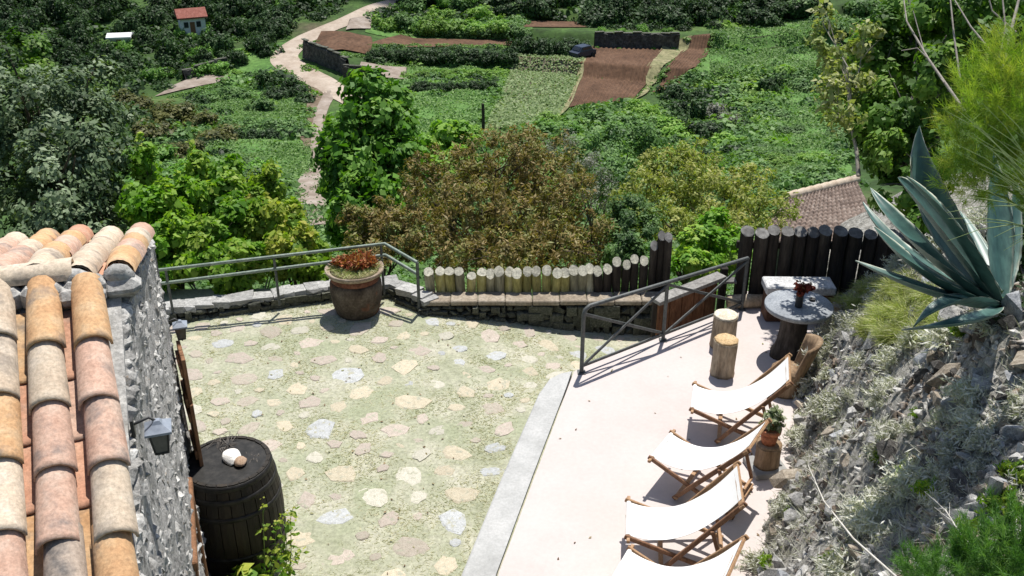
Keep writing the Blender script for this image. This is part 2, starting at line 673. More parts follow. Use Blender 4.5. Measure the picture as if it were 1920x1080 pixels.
M_RAIL = mk("grey_painted_metal", [(.045, .05, .05), (.08, .088, .086), (.115, .12, .116)], 12, .55, .08, fine=50, spec=.5)
M_RAILGREEN = mk("grey_green_metal", [(.11, .15, .115), (.18, .23, .185), (.26, .30, .255)], 10, .5, .1, fine=50, spec=.5)
M_BARREL = mk("barrel_oak", [(.008, .006, .004), (.018, .013, .008), (.034, .024, .014)], 9, .6, .5, stretch=(1, 1, .15), objrand=.2, fine=30, spec=.3)
M_HOOP = mk("barrel_hoop", [(.014, .014, .013), (.026, .025, .024), (.045, .042, .038)], 14, .55, .15, metal=.5)
M_BARRELHEAD = mk("barrel_head_wood", [(.085, .085, .088), (.12, .12, .122), (.17, .17, .17)], 6, .75, .3, stretch=(.3, 3, 1), fine=30)
M_POT = mk("weathered_clay", [(.045, .032, .022), (.095, .07, .05), (.165, .13, .095)], 5, .9, .4, detail=9, fine=35,
           cols2=(.20, .065, .03), scale2=2.6, pos2=[.58, .68])
M_POTRIM = mk("clay_rim", [(.20, .145, .10), (.31, .24, .175), (.38, .32, .25)], 8, .9, .3, fine=35)
M_POTNECK = mk("clay_neck", [(.10, .04, .022), (.17, .065, .04), (.20, .10, .065)], 8, .9, .3, fine=35)
M_SOILPOT = mk("potting_soil", [(.10, .10, .045), (.22, .20, .09), (.34, .30, .17)], 22, .97, .8, fine=60)
M_CLAY = mk("terracotta", [(.36, .12, .06), (.46, .17, .085), (.50, .22, .12)], 8, .85, .2, fine=40)
M_STUMP = mk("stump_bark", [(.22, .165, .11), (.38, .305, .215), (.50, .425, .325)], 7, .9, .7, stretch=(1, 1, .2), fine=35, detail=9)
M_STUMPTOP = mk("stump_cut", [(.56, .48, .36), (.66, .59, .47), (.72, .66, .56)], 9, .85, .3, fine=50)
M_STUMPORANGE = mk("stump_cut_orange", [(.42, .27, .13), (.52, .36, .19), (.58, .44, .27)], 9, .85, .3, fine=50)
M_LOGCHAIR = mk("log_chair_wood", [(.15, .09, .05), (.26, .175, .105), (.38, .28, .185)], 6, .85, .6, stretch=(1, 1, .2), fine=35, detail=9)
M_DARKTRUNK = mk("dark_trunk", [(.025, .02, .016), (.06, .05, .042), (.12, .10, .085)], 8, .9, .8, stretch=(1, 1, .2), fine=30)
M_TABLETOP = mk("table_stone", [(.22, .235, .26), (.30, .32, .345), (.38, .40, .42)], 5, .75, .15, fine=45, detail=9)
M_BENCHSTONE = mk("bench_stone", [(.40, .405, .41), (.54, .54, .54), (.62, .62, .61)], 6, .9, .3, fine=40)
M_RUST = mk("brown_block", [(.055, .028, .018), (.11, .055, .034), (.16, .085, .055)], 7, .9, .4, fine=30)
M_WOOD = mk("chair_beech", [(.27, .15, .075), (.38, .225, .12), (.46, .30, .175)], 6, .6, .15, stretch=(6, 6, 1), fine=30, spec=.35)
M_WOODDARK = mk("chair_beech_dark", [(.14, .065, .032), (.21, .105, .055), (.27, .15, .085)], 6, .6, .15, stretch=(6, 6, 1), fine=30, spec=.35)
M_CANVAS = mk("white_canvas", [(.76, .75, .72), (.80, .79, .77), (.82, .81, .79)], 5, .95, .25, fine=160, finek=.06, detail=6, dist=.012, cols2=(.74, .72, .675), scale2=3, pos2=[.55, .75])
M_DOORWOOD = mk("door_wood", [(.12, .055, .025), (.22, .105, .05), (.30, .16, .085)], 6, .7, .3, stretch=(4, 4, .5), fine=30)
M_GATEWOOD = mk("gate_wood", [(.10, .042, .022), (.19, .085, .042), (.28, .14, .075)], 5, .8, .4, stretch=(4, 1, .8), objrand=.15, fine=30)
M_GREYWOOD = mk("grey_wood", [(.17, .16, .15), (.26, .25, .235), (.34, .33, .31)], 8, .9, .4, fine=30)
M_BLACKMETAL = mk("lantern_metal", [(.012, .012, .013), (.025, .025, .026), (.045, .045, .045)], 12, .5, .1, spec=.5)
M_ZINC = mk("lantern_cap", [(.16, .18, .22), (.25, .28, .33), (.33, .36, .41)], 10, .45, .1, spec=.5)
M_ROCK = [mk("rock_" + n, c, 6, .92, .7, objrand=.25, detail=9, fine=40) for n, c in (
    ("grey", [(.20, .197, .19), (.40, .39, .375), (.56, .55, .53)]),
    ("blue", [(.20, .207, .22), (.39, .40, .42), (.56, .565, .57)]),
    ("tan", [(.22, .18, .135), (.40, .34, .27), (.54, .48, .40)]),
    ("dark", [(.035, .032, .03), (.09, .084, .078), (.17, .16, .15)]))]
M_BANK = mk("bank_earth", [(.15, .14, .12), (.34, .325, .29), (.50, .48, .44)], 7, .95, 1.0, detail=10, world=True, fine=28, dist=.05)
M_REDROOF = mk("red_roof", [(.20, .065, .045), (.27, .09, .065), (.33, .14, .11)], 3, .85, .2, fine=8)
M_WHITEWALL = mk("white_render", [(.60, .60, .58), (.70, .70, .68), (.76, .76, .74)], 2, .9, .1)
M_SHEDROOF = mk("old_roof_tile", [(.13, .095, .078), (.22, .165, .135), (.31, .25, .21)], 4, .9, .5, world=True, fine=14, detail=9)
M_SHEDWALL = mk("shed_stone", [(.10, .095, .085), (.2, .19, .175), (.3, .29, .27)], 4, .9, .6, fine=12)
M_CARBLUE = mk("dark_blue_paint", [(.012, .018, .035), (.02, .03, .055), (.03, .045, .08)], 5, .35, 0, spec=.5)
M_GLASS = mk("dark_glass", [(.02, .025, .03), (.03, .035, .04), (.04, .05, .055)], 5, .12, 0, spec=.6)
M_LANTGLASS = mk("lantern_glass", [(.05, .05, .045), (.09, .09, .08), (.14, .135, .12)], 9, .2, .05, spec=.6)
M_TYRE = mk("tyre_rubber", [(.012, .012, .012), (.02, .02, .02), (.03, .03, .03)], 9, .85, .1)
M_WHITESTONE = mk("white_stone", [(.66, .63, .58), (.75, .73, .69), (.78, .77, .74)], 9, .85, .4, fine=40)
M_BROWNSTONE = mk("brown_stone", [(.30, .19, .12), (.42, .29, .20), (.50, .38, .28)], 9, .85, .4, fine=40)
M_TWIG = mk("dry_twig", [(.07, .06, .05), (.14, .125, .11), (.22, .20, .18)], 12, .9, .3)
M_STALK = mk("dry_stalk", [(.42, .39, .34), (.54, .51, .46), (.62, .60, .55)], 12, .9, .2)
M_POST = mk("old_post", [(.02, .016, .012), (.045, .036, .028), (.08, .065, .05)], 8, .9, .4)
M_GREYSLAB = mk("grey_slab", [(.24, .235, .23), (.34, .335, .325), (.42, .41, .40)], .8, .9, .3, world=True, fine=3)

L_DARK = leafmat("leaf_dark_sage", [(0.022, 0.04, 0.015), (0.06, 0.1, 0.04), (0.14, 0.2, 0.1), (0.27, 0.33, 0.21)], .25)
L_VINE = leafmat("leaf_bright_vine", [(0.07, 0.18, 0.015), (0.14, 0.31, 0.025), (0.24, 0.4, 0.05), (0.38, 0.47, 0.08)], .42)
L_VINEY = leafmat("leaf_yellow_vine", [(0.09, 0.19, 0.02), (0.2, 0.32, 0.035), (0.33, 0.4, 0.06), (0.46, 0.4, 0.09)], .42)
L_FIG = leafmat("leaf_fig", [(0.045, 0.14, 0.015), (0.1, 0.25, 0.028), (0.18, 0.36, 0.055), (0.3, 0.46, 0.11)], .35)
L_LIGHT = leafmat("leaf_light", [(0.08, 0.2, 0.025), (0.15, 0.3, 0.04), (0.23, 0.38, 0.065), (0.32, 0.44, 0.12)], .4)
L_BROWN = leafmat("leaf_heath_brown", [(0.075, 0.066, 0.02), (0.175, 0.143, 0.045), (0.305, 0.215, 0.083), (0.205, 0.235, 0.073), (0.42, 0.32, 0.13)], .3)
L_YELLOW = leafmat("leaf_yellowgreen", [(0.18, 0.24, 0.05), (0.35, 0.41, 0.1), (0.48, 0.5, 0.15), (0.56, 0.51, 0.19)], .38)
L_SCRUB = leafmat("leaf_scrub", [(0.04, 0.095, 0.027), (0.085, 0.17, 0.045), (0.135, 0.245, 0.068), (0.2, 0.31, 0.11)], .3)
L_GREYSCRUB = leafmat("leaf_grey_scrub", [(.10, .105, .085), (.18, .18, .155), (.26, .26, .23), (.20, .25, .14)], .25)
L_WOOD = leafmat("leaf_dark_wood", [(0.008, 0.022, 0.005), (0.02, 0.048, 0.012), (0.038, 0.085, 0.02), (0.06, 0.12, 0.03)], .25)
L_BUSHR = leafmat("leaf_right_bush", [(0.025, 0.07, 0.01), (0.07, 0.16, 0.02), (0.14, 0.28, 0.035), (0.27, 0.38, 0.08)], .38)
L_CREAM = leafmat("leaf_cream", [(0.13, 0.18, 0.05), (0.22, 0.27, 0.08), (0.32, 0.34, 0.14), (0.42, 0.41, 0.24)], .35)
L_FEATHER = leafmat("leaf_feather", [(0.15, 0.27, 0.035), (0.26, 0.4, 0.06), (0.4, 0.49, 0.09), (0.56, 0.53, 0.13)], .45)
L_GREENFEATHER = leafmat("leaf_feather_green", [(0.05, 0.13, 0.03), (0.09, 0.21, 0.05), (0.15, 0.3, 0.08), (0.25, 0.38, 0.14)], .45)
L_DRY = leafmat("leaf_dry", [(0.34, 0.34, 0.29), (0.5, 0.495, 0.44), (0.63, 0.62, 0.57), (0.45, 0.49, 0.34)], .2)
L_TUFT = leafmat("leaf_tuft", [(0.2, 0.27, 0.07), (0.33, 0.38, 0.13), (0.46, 0.47, 0.22), (0.52, 0.5, 0.33)], .35)
L_WEED = leafmat("leaf_weed", [(.08, .19, .015), (.16, .30, .03), (.30, .40, .05), (.50, .50, .10)], .45)
L_STRAW = leafmat("leaf_straw", [(.34, .36, .23), (.42, .41, .29), (.51, .475, .35), (.60, .555, .43)], .4, tcol=(1, 1.08, .6))
L_RED = leafmat("leaf_red_succulent", [(.20, .05, .025), (.38, .11, .05), (.50, .20, .09), (.34, .28, .10)], .25)
L_POTGREEN = leafmat("leaf_potplant", [(.05, .08, .025), (.12, .16, .055), (.30, .33, .20), (.60, .60, .52)], .3)
L_FLOWER = leafmat("leaf_flower", [(.10, .015, .01), (.20, .035, .02), (.33, .08, .035), (.45, .27, .12)], .3)
L_GRASS = leafmat("leaf_meadow_grass", [(0.075, 0.155, 0.04), (0.12, 0.235, 0.055), (0.18, 0.31, 0.08), (0.24, 0.35, 0.12)], .35)
L_OLIVE = leafmat("leaf_olive", [(.03, .04, .01), (.075, .085, .02), (.13, .135, .035), (.19, .18, .06)], .3)
L_CROP = leafmat("leaf_crop", [(0.1, 0.16, 0.05), (0.15, 0.22, 0.08), (0.21, 0.28, 0.11), (0.27, 0.33, 0.16)], .35)

# ------------------------------------------------------------------ terrain, sky side: ground sheet to the horizon
xs = np.concatenate([-np.geomspace(1500, 70, 16), np.linspace(-64, 64, 110), np.geomspace(70, 1500, 16)])
ys = np.concatenate([np.linspace(-300, -20, 8), np.linspace(-15, 58, 85), np.linspace(59, 172, 200), np.geomspace(176, 2500, 40)])
X, Y = np.meshgrid(xs, ys)
Z = zt(X, Y)
mb = MB()
nx, ny = len(xs), len(ys)
mb.v = [tuple(q) for q in np.stack([X, Y, Z], -1).reshape(-1, 3)]
mb.f = [[j * nx + i, j * nx + i + 1, (j + 1) * nx + i + 1, (j + 1) * nx + i] for j in range(ny - 1) for i in range(nx - 1)]
mb.m = [0] * len(mb.f)
mb.sm = [True] * len(mb.f)
mb.build("terrain", M_TERRAIN, kind='structure')


def drape(name, px, mat, lift=.10, nu=40, nv=80, kind='structure', wob=.25, seed=0, furrow=0):
    """a patch of ground with four corners seen in the photograph, laid over the terrain with an uneven rim"""
    a, b, c, d = [ter(*q) for q in px]
    m = MB()

    def fn(u, v):
        q = a.lerp(b, u).lerp(d.lerp(c, u), v)
        e = min(u, 1 - u, v, 1 - v)
        if e < .01:
            q = q + Vector((noise.noise((q.x * .25, q.y * .12, seed)), noise.noise((q.x * .25, q.y * .12, seed + 9)), 0)) * wob * 2
        return Vector((q.x, q.y, float(zt(q.x, q.y)) + lift + (.09 * math.sin(u * furrow * 2 * math.pi + 1.6 * noise.noise((q.x * .5, q.y * .12, 6))) * (.7 + .6 * noise.noise((q.x * .4, q.y * .3, 8))) + .05 * noise.noise((q.x * 1.3, q.y * .8, 2)) if furrow and e > .01 else 0)))
    m.grid(fn, furrow * 6 if furrow else nu, nv)
    return m.build(name, mat, kind=kind)


def ribbon(name, px, widths, mat, lift=.14, kind='structure', seed=0):
    pts = [ter(*q) for q in px]
    # resample with a Catmull-Rom curve
    fine, wd = [], []
    for i in range(len(pts) - 1):
        p0, p1, p2, p3 = pts[max(i - 1, 0)], pts[i], pts[i + 1], pts[min(i + 2, len(pts) - 1)]
        for k in range(8):
            t = k / 8
            fine.append(.5 * ((2 * p1) + (p2 - p0) * t + (2 * p0 - 5 * p1 + 4 * p2 - p3) * t * t + (3 * p1 - p0 - 3 * p2 + p3) * t ** 3))
            wd.append(widths[i] * (1 - t) + widths[i + 1] * t)
    m = MB()
    vs = []
    for i, q in enumerate(fine):
        t = fine[min(i + 1, len(fine) - 1)] - fine[max(i - 1, 0)]
        t.z = 0
        t.normalize()
        nrm = Vector((t.y, -t.x, 0))
        for k in range(7):
            o = (k / 6 - .5) * wd[i]
            if k in (0, 6):
                o *= 1 + .12 * noise.noise((q.x * .3, q.y * .3, k + seed))
            r = q + nrm * o
            vs.append((r.x, r.y, float(zt(r.x, r.y)) + lift + (.05 if k in (3,) else 0) - (.06 if k in (0, 6) else 0)))
    fs = [(i * 7 + k, i * 7 + k + 1, (i + 1) * 7 + k + 1, (i + 1) * 7 + k) for i in range(len(fine) - 1) for k in range(6)]
    m.add(vs, fs, 0, True)
    return m.build(name, mat, kind=kind)


drape("meadow", [(430, 90), (560, 70), (600, 330), (300, 330)], M_MEADOW, .05, seed=1, wob=1.0)
drape("meadow", [(740, 112), (955, 108), (905, 270), (740, 270)], M_MEADOW, .05, seed=2, wob=1.0)
drape("meadow", [(1330, 60), (1570, 15), (1580, 340), (1230, 250)], M_MEADOW, .05, seed=3, wob=1.0)
drape("meadow", [(720, 12), (1000, 8), (1000, 62), (700, 66)], M_MEADOW, .05, seed=4, wob=1.0)
drape("field", [(962, 106), (1098, 108), (1042, 226), (905, 246)], M_CROPSOIL, .12, seed=5)
drape("field", [(1100, 88), (1250, 90), (1188, 190), (1062, 204)], M_SOIL, .16, seed=6, furrow=17)
drape("field", [(1290, 70), (1342, 66), (1305, 128), (1222, 175)], M_SOIL, .16, seed=7, furrow=9)
drape("field", [(750, 67), (960, 71), (955, 86), (690, 83)], M_SOIL, .12, seed=8)
drape("field", [(990, 40), (1090, 42), (1100, 52), (980, 52)], M_SOIL, .12, seed=28)
drape("field", [(330, 160), (425, 126), (430, 150), (290, 182)], M_TRACK, .12, seed=9)
drape("bare_bank", [(578, 160), (606, 180), (592, 262), (566, 282)], M_BANKSOIL, .12, seed=31, wob=.8)
drape("bare_bank", [(600, 66), (680, 70), (700, 104), (590, 98)], M_SOIL, .2, seed=10, wob=.8)
drape("bare_bank", [(680, 122), (765, 130), (765, 150), (690, 146)], M_TRACK, .2, seed=11, wob=.8)
drape("grey_slab", [(655, 38), (697, 30), (697, 56), (648, 58)], M_TRACK, .2, seed=12)
drape("grass_strip", [(1252, 76), (1293, 70), (1238, 140), (1186, 192)], M_DRYGRASS, .2, 8, 16, seed=13, wob=.6)
drape("field_margin", [(1096, 100), (1104, 100), (1066, 204), (1040, 226)], M_DRYGRASS, .2, 4, 16, seed=14, wob=.3)
ribbon("road", [(760, -8), (715, 14), (640, 44), (580, 70), (540, 96), (534, 114), (562, 136), (612, 160), (660, 190), (720, 232)],
       [2.6, 2.6, 2.7, 2.9, 3.3, 3.5, 3.4, 3.2, 2.8, 2.4], M_DIRT)
ribbon("path", [(618, 172), (600, 215), (592, 260), (594, 300), (580, 345), (584, 385), (600, 430)],
       [1.6, 1.3, 1.0, 1.0, 1.7, 2.1, 2.4], M_TRACK, seed=4)

# crop rows: small leafy clumps in lines
rg = np.random.default_rng(3)
A, B_, C_, D_ = [ter(*q) for q in [(962, 106), (1098, 108), (1042, 226), (905, 246)]]
pts = []
for i in range(20):
    u = (i + .5) / 20
    for k in range(90):
        v = (k + .5 + rg.normal(0, .15)) / 90
        q = A.lerp(B_, u).lerp(D_.lerp(C_, u), v)
        for _ in range(4):
            pts.append((q.x + rg.normal(0, .10), q.y + rg.normal(0, .16), float(zt(q.x, q.y)) + .2 + .15 * rg.random()))
pts = np.array(pts)
n = len(pts)
obj("crop_plants", leaf_mesh("crop_plants", pts, rg.normal(0, .4, (n, 3)) + [0, -.3, 1], rg.normal(size=(n, 3)),   .24 + .16 * rg.random(n), .8,
                             rg.random(n), L_CROP), kind='stuff', label="rows of small green crop plants in the field beside the bare soil")

# loose low growth over the open slopes
def cover(name, label, polys, count, size, mat, seed):
    rg = np.random.default_rng(seed)
    out = []
    for (x0, y0, x1, y1, share) in polys:
        m = int(count * share)
        corners = [ter(x0, y0), ter(x1, y0), ter(x1, y1), ter(x0, y1)]
        u, v = rg.random(m), rg.random(m) ** .8
        a = np.array([corners[0][:2], corners[1][:2], corners[2][:2], corners[3][:2]])
        q = (a[0] * (1 - u)[:, None] + a[1] * u[:, None]) * (1 - v)[:, None] + (a[3] * (1 - u)[:, None] + a[2] * u[:, None]) * v[:, None]
        h = np.sin(q[:, 0] * .9) * np.sin(q[:, 1] * .55 + q[:, 0] * .3)
        keep = h + rg.normal(0, .5, m) > -.35
        q = q[keep]
        z = zt(q[:, 0], q[:, 1]) + .1 + .5 * np.clip(h[keep], 0, 1) * rg.random(len(q))
        out.append(np.column_stack([q, z]))
    C = np.concatenate(out)
    n = len(C)
    N = rg.normal(0, .5, (n, 3)) + [0, -.35, .9]
    return obj(name, leaf_mesh(name, C, N, rg.normal(size=(n, 3)), size * (.6 + .8 * rg.random(n)), .7, rg.random(n), mat), kind='stuff', label=label)


MEADOWS = [[(370, 178), (560, 168), (575, 236), (360, 236)], [(300, 262), (585, 256), (585, 335), (290, 335)], [(748, 110), (955, 106), (945, 140), (752, 144)],
           [(735, 172), (925, 166), (905, 262), (735, 262)], [(1340, 52), (1560, 12), (1575, 140), (1320, 150)], [(1480, 150), (1575, 140), (1575, 320), (1440, 330)],
           [(440, 96), (540, 72), (520, 130), (440, 160)]]
cover("meadow_grass", "short pale meadow grass on the open slope left of the dirt road", [(360, 172, 575, 238, .5), (290, 260, 590, 336, .5)], 30000, .22, L_GRASS, 21)
cover("meadow_grass", "short pale meadow grass on the slope at the upper right", [(1330, 30, 1575, 145, .5), (1400, 150, 1578, 330, .5)], 32000, .24, L_GRASS, 22)
cover("meadow_grass", "short pale meadow grass on the terraces between road and crop field", [(740, 166, 925, 265, .6), (745, 106, 955, 146, .4)], 22000, .24, L_GRASS, 23)
cover("ground_cover", "tangled undergrowth on the steep slope right below the patio", [(200, 330, 1500, 470, 1)], 30000, .30, L_SCRUB, 24)

# undergrowth in hummocks over the hillside, kept off the road and the fields
NOGO = [[(960, 100), (1104, 100), (1050, 236), (900, 252)], [(1098, 82), (1300, 66), (1348, 62), (1310, 130), (1225, 182), (1188, 200), (1056, 212)],
        [(690, 62), (965, 66), (960, 90), (685, 88)], [(980, 36), (1095, 38), (1104, 54), (975, 54)], [(320, 166), (430, 122), (434, 152), (285, 186)],
        [(590, 60), (700, 24), (700, 108), (585, 104)], [(672, 118), (768, 126), (768, 152), (690, 150)],
        [(770, -10), (690, -10), (550, 70), (508, 96), (508, 126), (550, 160), (590, 178), (620, 230), (740, 250), (710, 190), (650, 150), (572, 130), (570, 98), (606, 74)],
        [(592, 160), (640, 180), (632, 250), (626, 310), (622, 350), (640, 450), (545, 450), (532, 380), (546, 336), (566, 305), (566, 255)],
        [(1105, 55), (1285, 58), (1280, 92), (1105, 92)], [(1080, 84), (1106, 84), (1106, 112), (1080, 112)], [(200, 60), (258, 60), (258, 100), (200, 100)], [(325, 28), (402, 28), (402, 78), (325, 78)]]


def inside(u, v, poly):
    c = False
    for i in range(len(poly)):
        (x0, y0), (x1, y1) = poly[i], poly[i - 1]
        if (y0 > v) != (y1 > v) and u < (x1 - x0) * (v - y0) / (y1 - y0) + x0:
            c = not c
    return c


def hummocks(name, label, regions, mat, seed, leaves=90, leaf=.30, flat=.55):
    """regions: (u0, v0, u1, v1, how many, width in pixels)"""
    rg = np.random.default_rng(seed)
    Cs, Ns, ts, sz = [], [], [], []
    for u0, v0, u1, v1, cnt, wpx in regions:
        for _ in range(cnt):
            u, v = u0 + (u1 - u0) * rg.random(), v0 + (v1 - v0) * rg.random()
            if any(inside(u, v, p) for p in NOGO) or (rg.random() < .86 and any(inside(u, v, p) for p in MEADOWS)):
                continue
            p = ter(u, v)
            if p.y < 12.1:
                continue
            r = wpx * (.55 + .9 * rg.random()) / 2 / FPX * depth(p)
            n = leaves
            d = rg.normal(size=(n, 3))
            d /= np.linalg.norm(d, axis=1, keepdims=True)
            d[:, 2] = np.abs(d[:, 2])
            lump_ = 1 + .22 * np.sin(d[:, 0] * 5 + seed + u) * np.sin(d[:, 1] * 5 + v)
            q = d * (r * lump_ * (.75 + .3 * rg.random(n)))[:, None] * np.array([1, 1, flat * (.6 + .7 * rg.random())])
            q = q + np.array(p)
            Cs.append(q)
            Ns.append(d * .7 + [0, 0, .5] + rg.normal(0, .45, (n, 3)))
            ts.append(np.clip(.65 * rg.random() + .4 * rg.random(n), 0, 1))
            sz.append(r * leaf * (.6 + .8 * rg.random(n)))
    C, N, t_, z_ = map(np.concatenate, (Cs, Ns, ts, sz))
    return obj(name, leaf_mesh(name, C, N, rg.normal(size=(len(C), 3)), z_, .75, t_, mat), kind='stuff', label=label)


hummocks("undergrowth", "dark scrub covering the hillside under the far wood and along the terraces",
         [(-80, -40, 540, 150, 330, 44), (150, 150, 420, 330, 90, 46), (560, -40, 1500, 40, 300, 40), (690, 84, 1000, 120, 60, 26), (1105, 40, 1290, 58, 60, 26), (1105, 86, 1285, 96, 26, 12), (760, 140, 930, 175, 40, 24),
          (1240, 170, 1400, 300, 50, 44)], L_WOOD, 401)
hummocks("undergrowth", "green scrub covering the slopes between road, fields and the patio",
         [(380, 90, 600, 340, 120, 42), (240, 250, 600, 470, 170, 56), (720, 100, 960, 280, 150, 34), (690, 10, 1010, 68, 120, 28), (900, 190, 1300, 360, 220, 48),
          (1200, 130, 1600, 360, 300, 46), (1300, -20, 1620, 150, 170, 36), (560, 230, 1500, 470, 260, 60), (150, 470, 1560, 575, 420, 50), (400, 60, 540, 130, 40, 26)], L_SCRUB, 402)
hummocks("undergrowth", "pale green low growth on the sunny slopes",
         [(390, 100, 590, 330, 80, 40), (740, 110, 940, 270, 60, 32), (1300, 20, 1580, 340, 130, 44), (1040, 200, 1290, 330, 50, 44), (700, 10, 1000, 64, 40, 26)], L_LIGHT, 403, flat=.4)

def rim(name, label, lines, mat, seed, per=.35, wpx=11):
    """grassy clumps along the edges of fields and road"""
    regions = []
    for (a, b) in lines:
        n_ = int(math.hypot(b[0] - a[0], b[1] - a[1]) * per)
        for k in range(n_):
            f = (k + .5) / n_
            u, v = a[0] + (b[0] - a[0]) * f, a[1] + (b[1] - a[1]) * f
            regions.append((u - 3, v - 2, u + 3, v + 2, 1, wpx))
    global NOGO
    keep_, NOGO = NOGO, []
    hummocks(name, label, regions, mat, seed, leaves=40, leaf=.5, flat=.6)
    NOGO = keep_


rim("edge_grass", "rough grass along the edges of the fields and the dirt road",
    [((962, 106), (905, 246)), ((905, 246), (1042, 228)), ((1064, 204), (1188, 192)), ((1188, 190), (1240, 140)), ((1240, 142), (1292, 72)), ((1222, 176), (1306, 130)),
     ((1306, 130), (1342, 68)), ((690, 86), (955, 88)), ((750, 66), (960, 70)), ((506, 100), (520, 124)), ((520, 124), (560, 152)), ((560, 152), (598, 176)),
     ((590, 200), (575, 260)), ((575, 300), (555, 345)), ((630, 260), (620, 345)), ((600, 78), (560, 92)), ((600, 98), (690, 108)), ((320, 184), (430, 152)), ((690, 122), (768, 124))],
    L_GRASS, 404)

# a cloud high above the valley; its shadow lies on the wood across the valley
cl = MB()
rc = random.Random(14)
for k in range(26):
    f = k / 25
    c = Vector((-48 + 92 * f + rc.uniform(-8, 8), 262 - 4 * f + rc.uniform(-9, 9), 232 + rc.uniform(-5, 7)))
    r_ = rc.uniform(9, 15) * (1.25 - .55 * f)

    def cfn(u, v, c=c, r_=r_):
        d = Vector((math.cos(u * 2 * math.pi) * math.sin(v * math.pi), math.sin(u * 2 * math.pi) * math.sin(v * math.pi), math.cos(v * math.pi)))
        return c + Vector((d.x, d.y, d.z * .55)) * r_ * (1 + .22 * noise.noise(d * 2.2 + c * .1))
    cl.grid(cfn, 18, 10)
cl.build("cloud", mk("cloud_white", [(.78, .78, .79), (.82, .82, .83), (.85, .85, .86)], .05, .95, 0), kind='structure')

# ------------------------------------------------------------------ far things: walls, houses, vehicle, post
def field_wall(label, a, b, h, th=.7):
    a, b = ter(*a), ter(*b)
    t = thing("stone_wall", a, label, "wall")
    m = MB()
    L = (b - a).length
    nseg = max(4, int(L / 1.2))
    d = (b - a).normalized()
    nrm = Vector((d.y, -d.x, 0)).normalized()
    rg = random.Random(int(L * 10))

    def fn(u, v):
        q = a.lerp(b, u)
        z0 = float(zt(q.x, q.y)) - .4
        prof = [(-th / 2, 0), (-th / 2 * .8, h * .5), (-th / 2 * .75, h * .9), (0, h * 1.02), (th / 2 * .75, h * .9), (th / 2, 0)]
        k = min(5, int(round(v * 5)))
        o, z = prof[k]
        j = noise.noise((q.x * .9, q.y * .9, k * 3.1)) * (.3 if k else .1)
        return q + nrm * (o + j) + Vector((0, 0, z0 - q.z + .4 + z + (j if k in (2, 3, 4) else 0)))
    m.grid(fn, nseg * 3, 5, smooth=False)
    m.build("wall_body", M_DARKSTONE, t)
    m = MB()
    for i in range(nseg):
        q = fn((i + .5) / nseg, .6)
        m.box(q + Vector((0, 0, .05)), (L / nseg * .98, th * .7, .12), Matrix.Rotation(math.atan2(d.y, d.x) + rg.uniform(-.2, .2), 3, 'Z'), 0, .04)
    m.build("coping", M_LOWSTONE, t)
    return t


field_wall("dark dry stone wall on the inside of the dirt road's bend", (572, 108), (652, 142), 2.1)
field_wall("short low dark wall below the road bend wall, half behind the green tree", (645, 146), (690, 152), 1.5)
field_wall("dark retaining wall at the head of the bare red field", (1114, 89), (1272, 91), 1.9)
field_wall("low dark stone wall above the strip of bare earth at left", (345, 150), (425, 124), 1.1)


def far_house(label, u, v, w_, dp, h, roof, mat, rz):
    b = ter(u, v)
    t = thing("house", b, label, "house", rz=0)
    M = Matrix.Rotation(rz, 3, 'Z')
    m = MB()
    m.box(b + Vector((0, 0, h / 2 - .5)), (w_, dp, h + 1), M)
    gz = b.z + h
    m.build("wall", M_WHITEWALL, t)
    m = MB()
    e = .35
    vs = [b + M @ Vector((sx * (w_ / 2 + e), sy * (dp / 2 + e), h - .05)) for sx, sy in ((-1, -1), (1, -1), (1, 1), (-1, 1))]
    vs += [b + M @ Vector((sx * (w_ / 2 + e), 0, h + roof)) for sx in (-1, 1)]
    vs2 = [q + Vector((0, 0, .18)) for q in vs]
    m.add(vs2 + vs, [(0, 1, 5, 4), (2, 3, 4, 5), (1, 2, 5), (3, 0, 4), (6, 10, 11, 7), (8, 11, 10, 9), (0, 6, 7, 1), (2, 8, 9, 3)])
    m.build("roof", mat, t)
    for k in (-.28, .22) if h > 2 else ():
        m = MB()
        m.box(b + M @ Vector((k * w_, -dp / 2 - .02, h * .6)), (.55, .1, .7), M)
        m.build("window", M_GLASS, t)
    m = MB()
    m.box(b + M @ Vector((-.03 * w_, -dp / 2 - .02, h * .35)), (.6, .1, h * .8), M)
    m.build("door", M_DOORWOOD, t)


far_house("small white house with a red roof among the dark trees", 362, 60, 3.1, 2.6, 2.05, .85, M_REDROOF, R(24))
far_house("low white hut glimpsed between dark trees at upper left", 228, 84, 2.3, 1.9, 1.1, .25, M_WHITEWALL, R(10))

# dark vehicle parked at the corner of the crop field
b = ter(1092, 108)
t = thing("parked_car", b, "dark blue vehicle parked at the top corner of the crop field", "car", rz=0)
M3 = Matrix.Rotation(R(40), 3, 'Z')
m = MB()
sec = [(-1.6, .35), (-1.6, .85), (-1.2, .95), (-.75, 1.5), (.75, 1.52), (1.05, 1.0), (1.6, .9), (1.62, .35)]
vs = [b + M3 @ Vector((x, y * (.78 if z < 1.2 else .66), z)) for y in (-1, 1) for x, z in sec]
k = len(sec)
m.add(vs, [tuple(range(k))[::-1], tuple(range(k, 2 * k))] + [(i, (i + 1) % k, k + (i + 1) % k, k + i) for i in range(k)])
m.build("body", M_CARBLUE, t)
for y in (-.735, .735):
    m = MB()
    m.box(b + M3 @ Vector((0, y, 1.22)), (1.35, .03, .38), M3)
    m.build("window", M_GLASS, t)
m = MB()
m.box(b + M3 @ Vector((-.99, 0, 1.24)), (.06, 1.1, .42), M3 @ Matrix.Rotation(R(38), 3, 'Y'))
m.build("windscreen", M_GLASS, t)
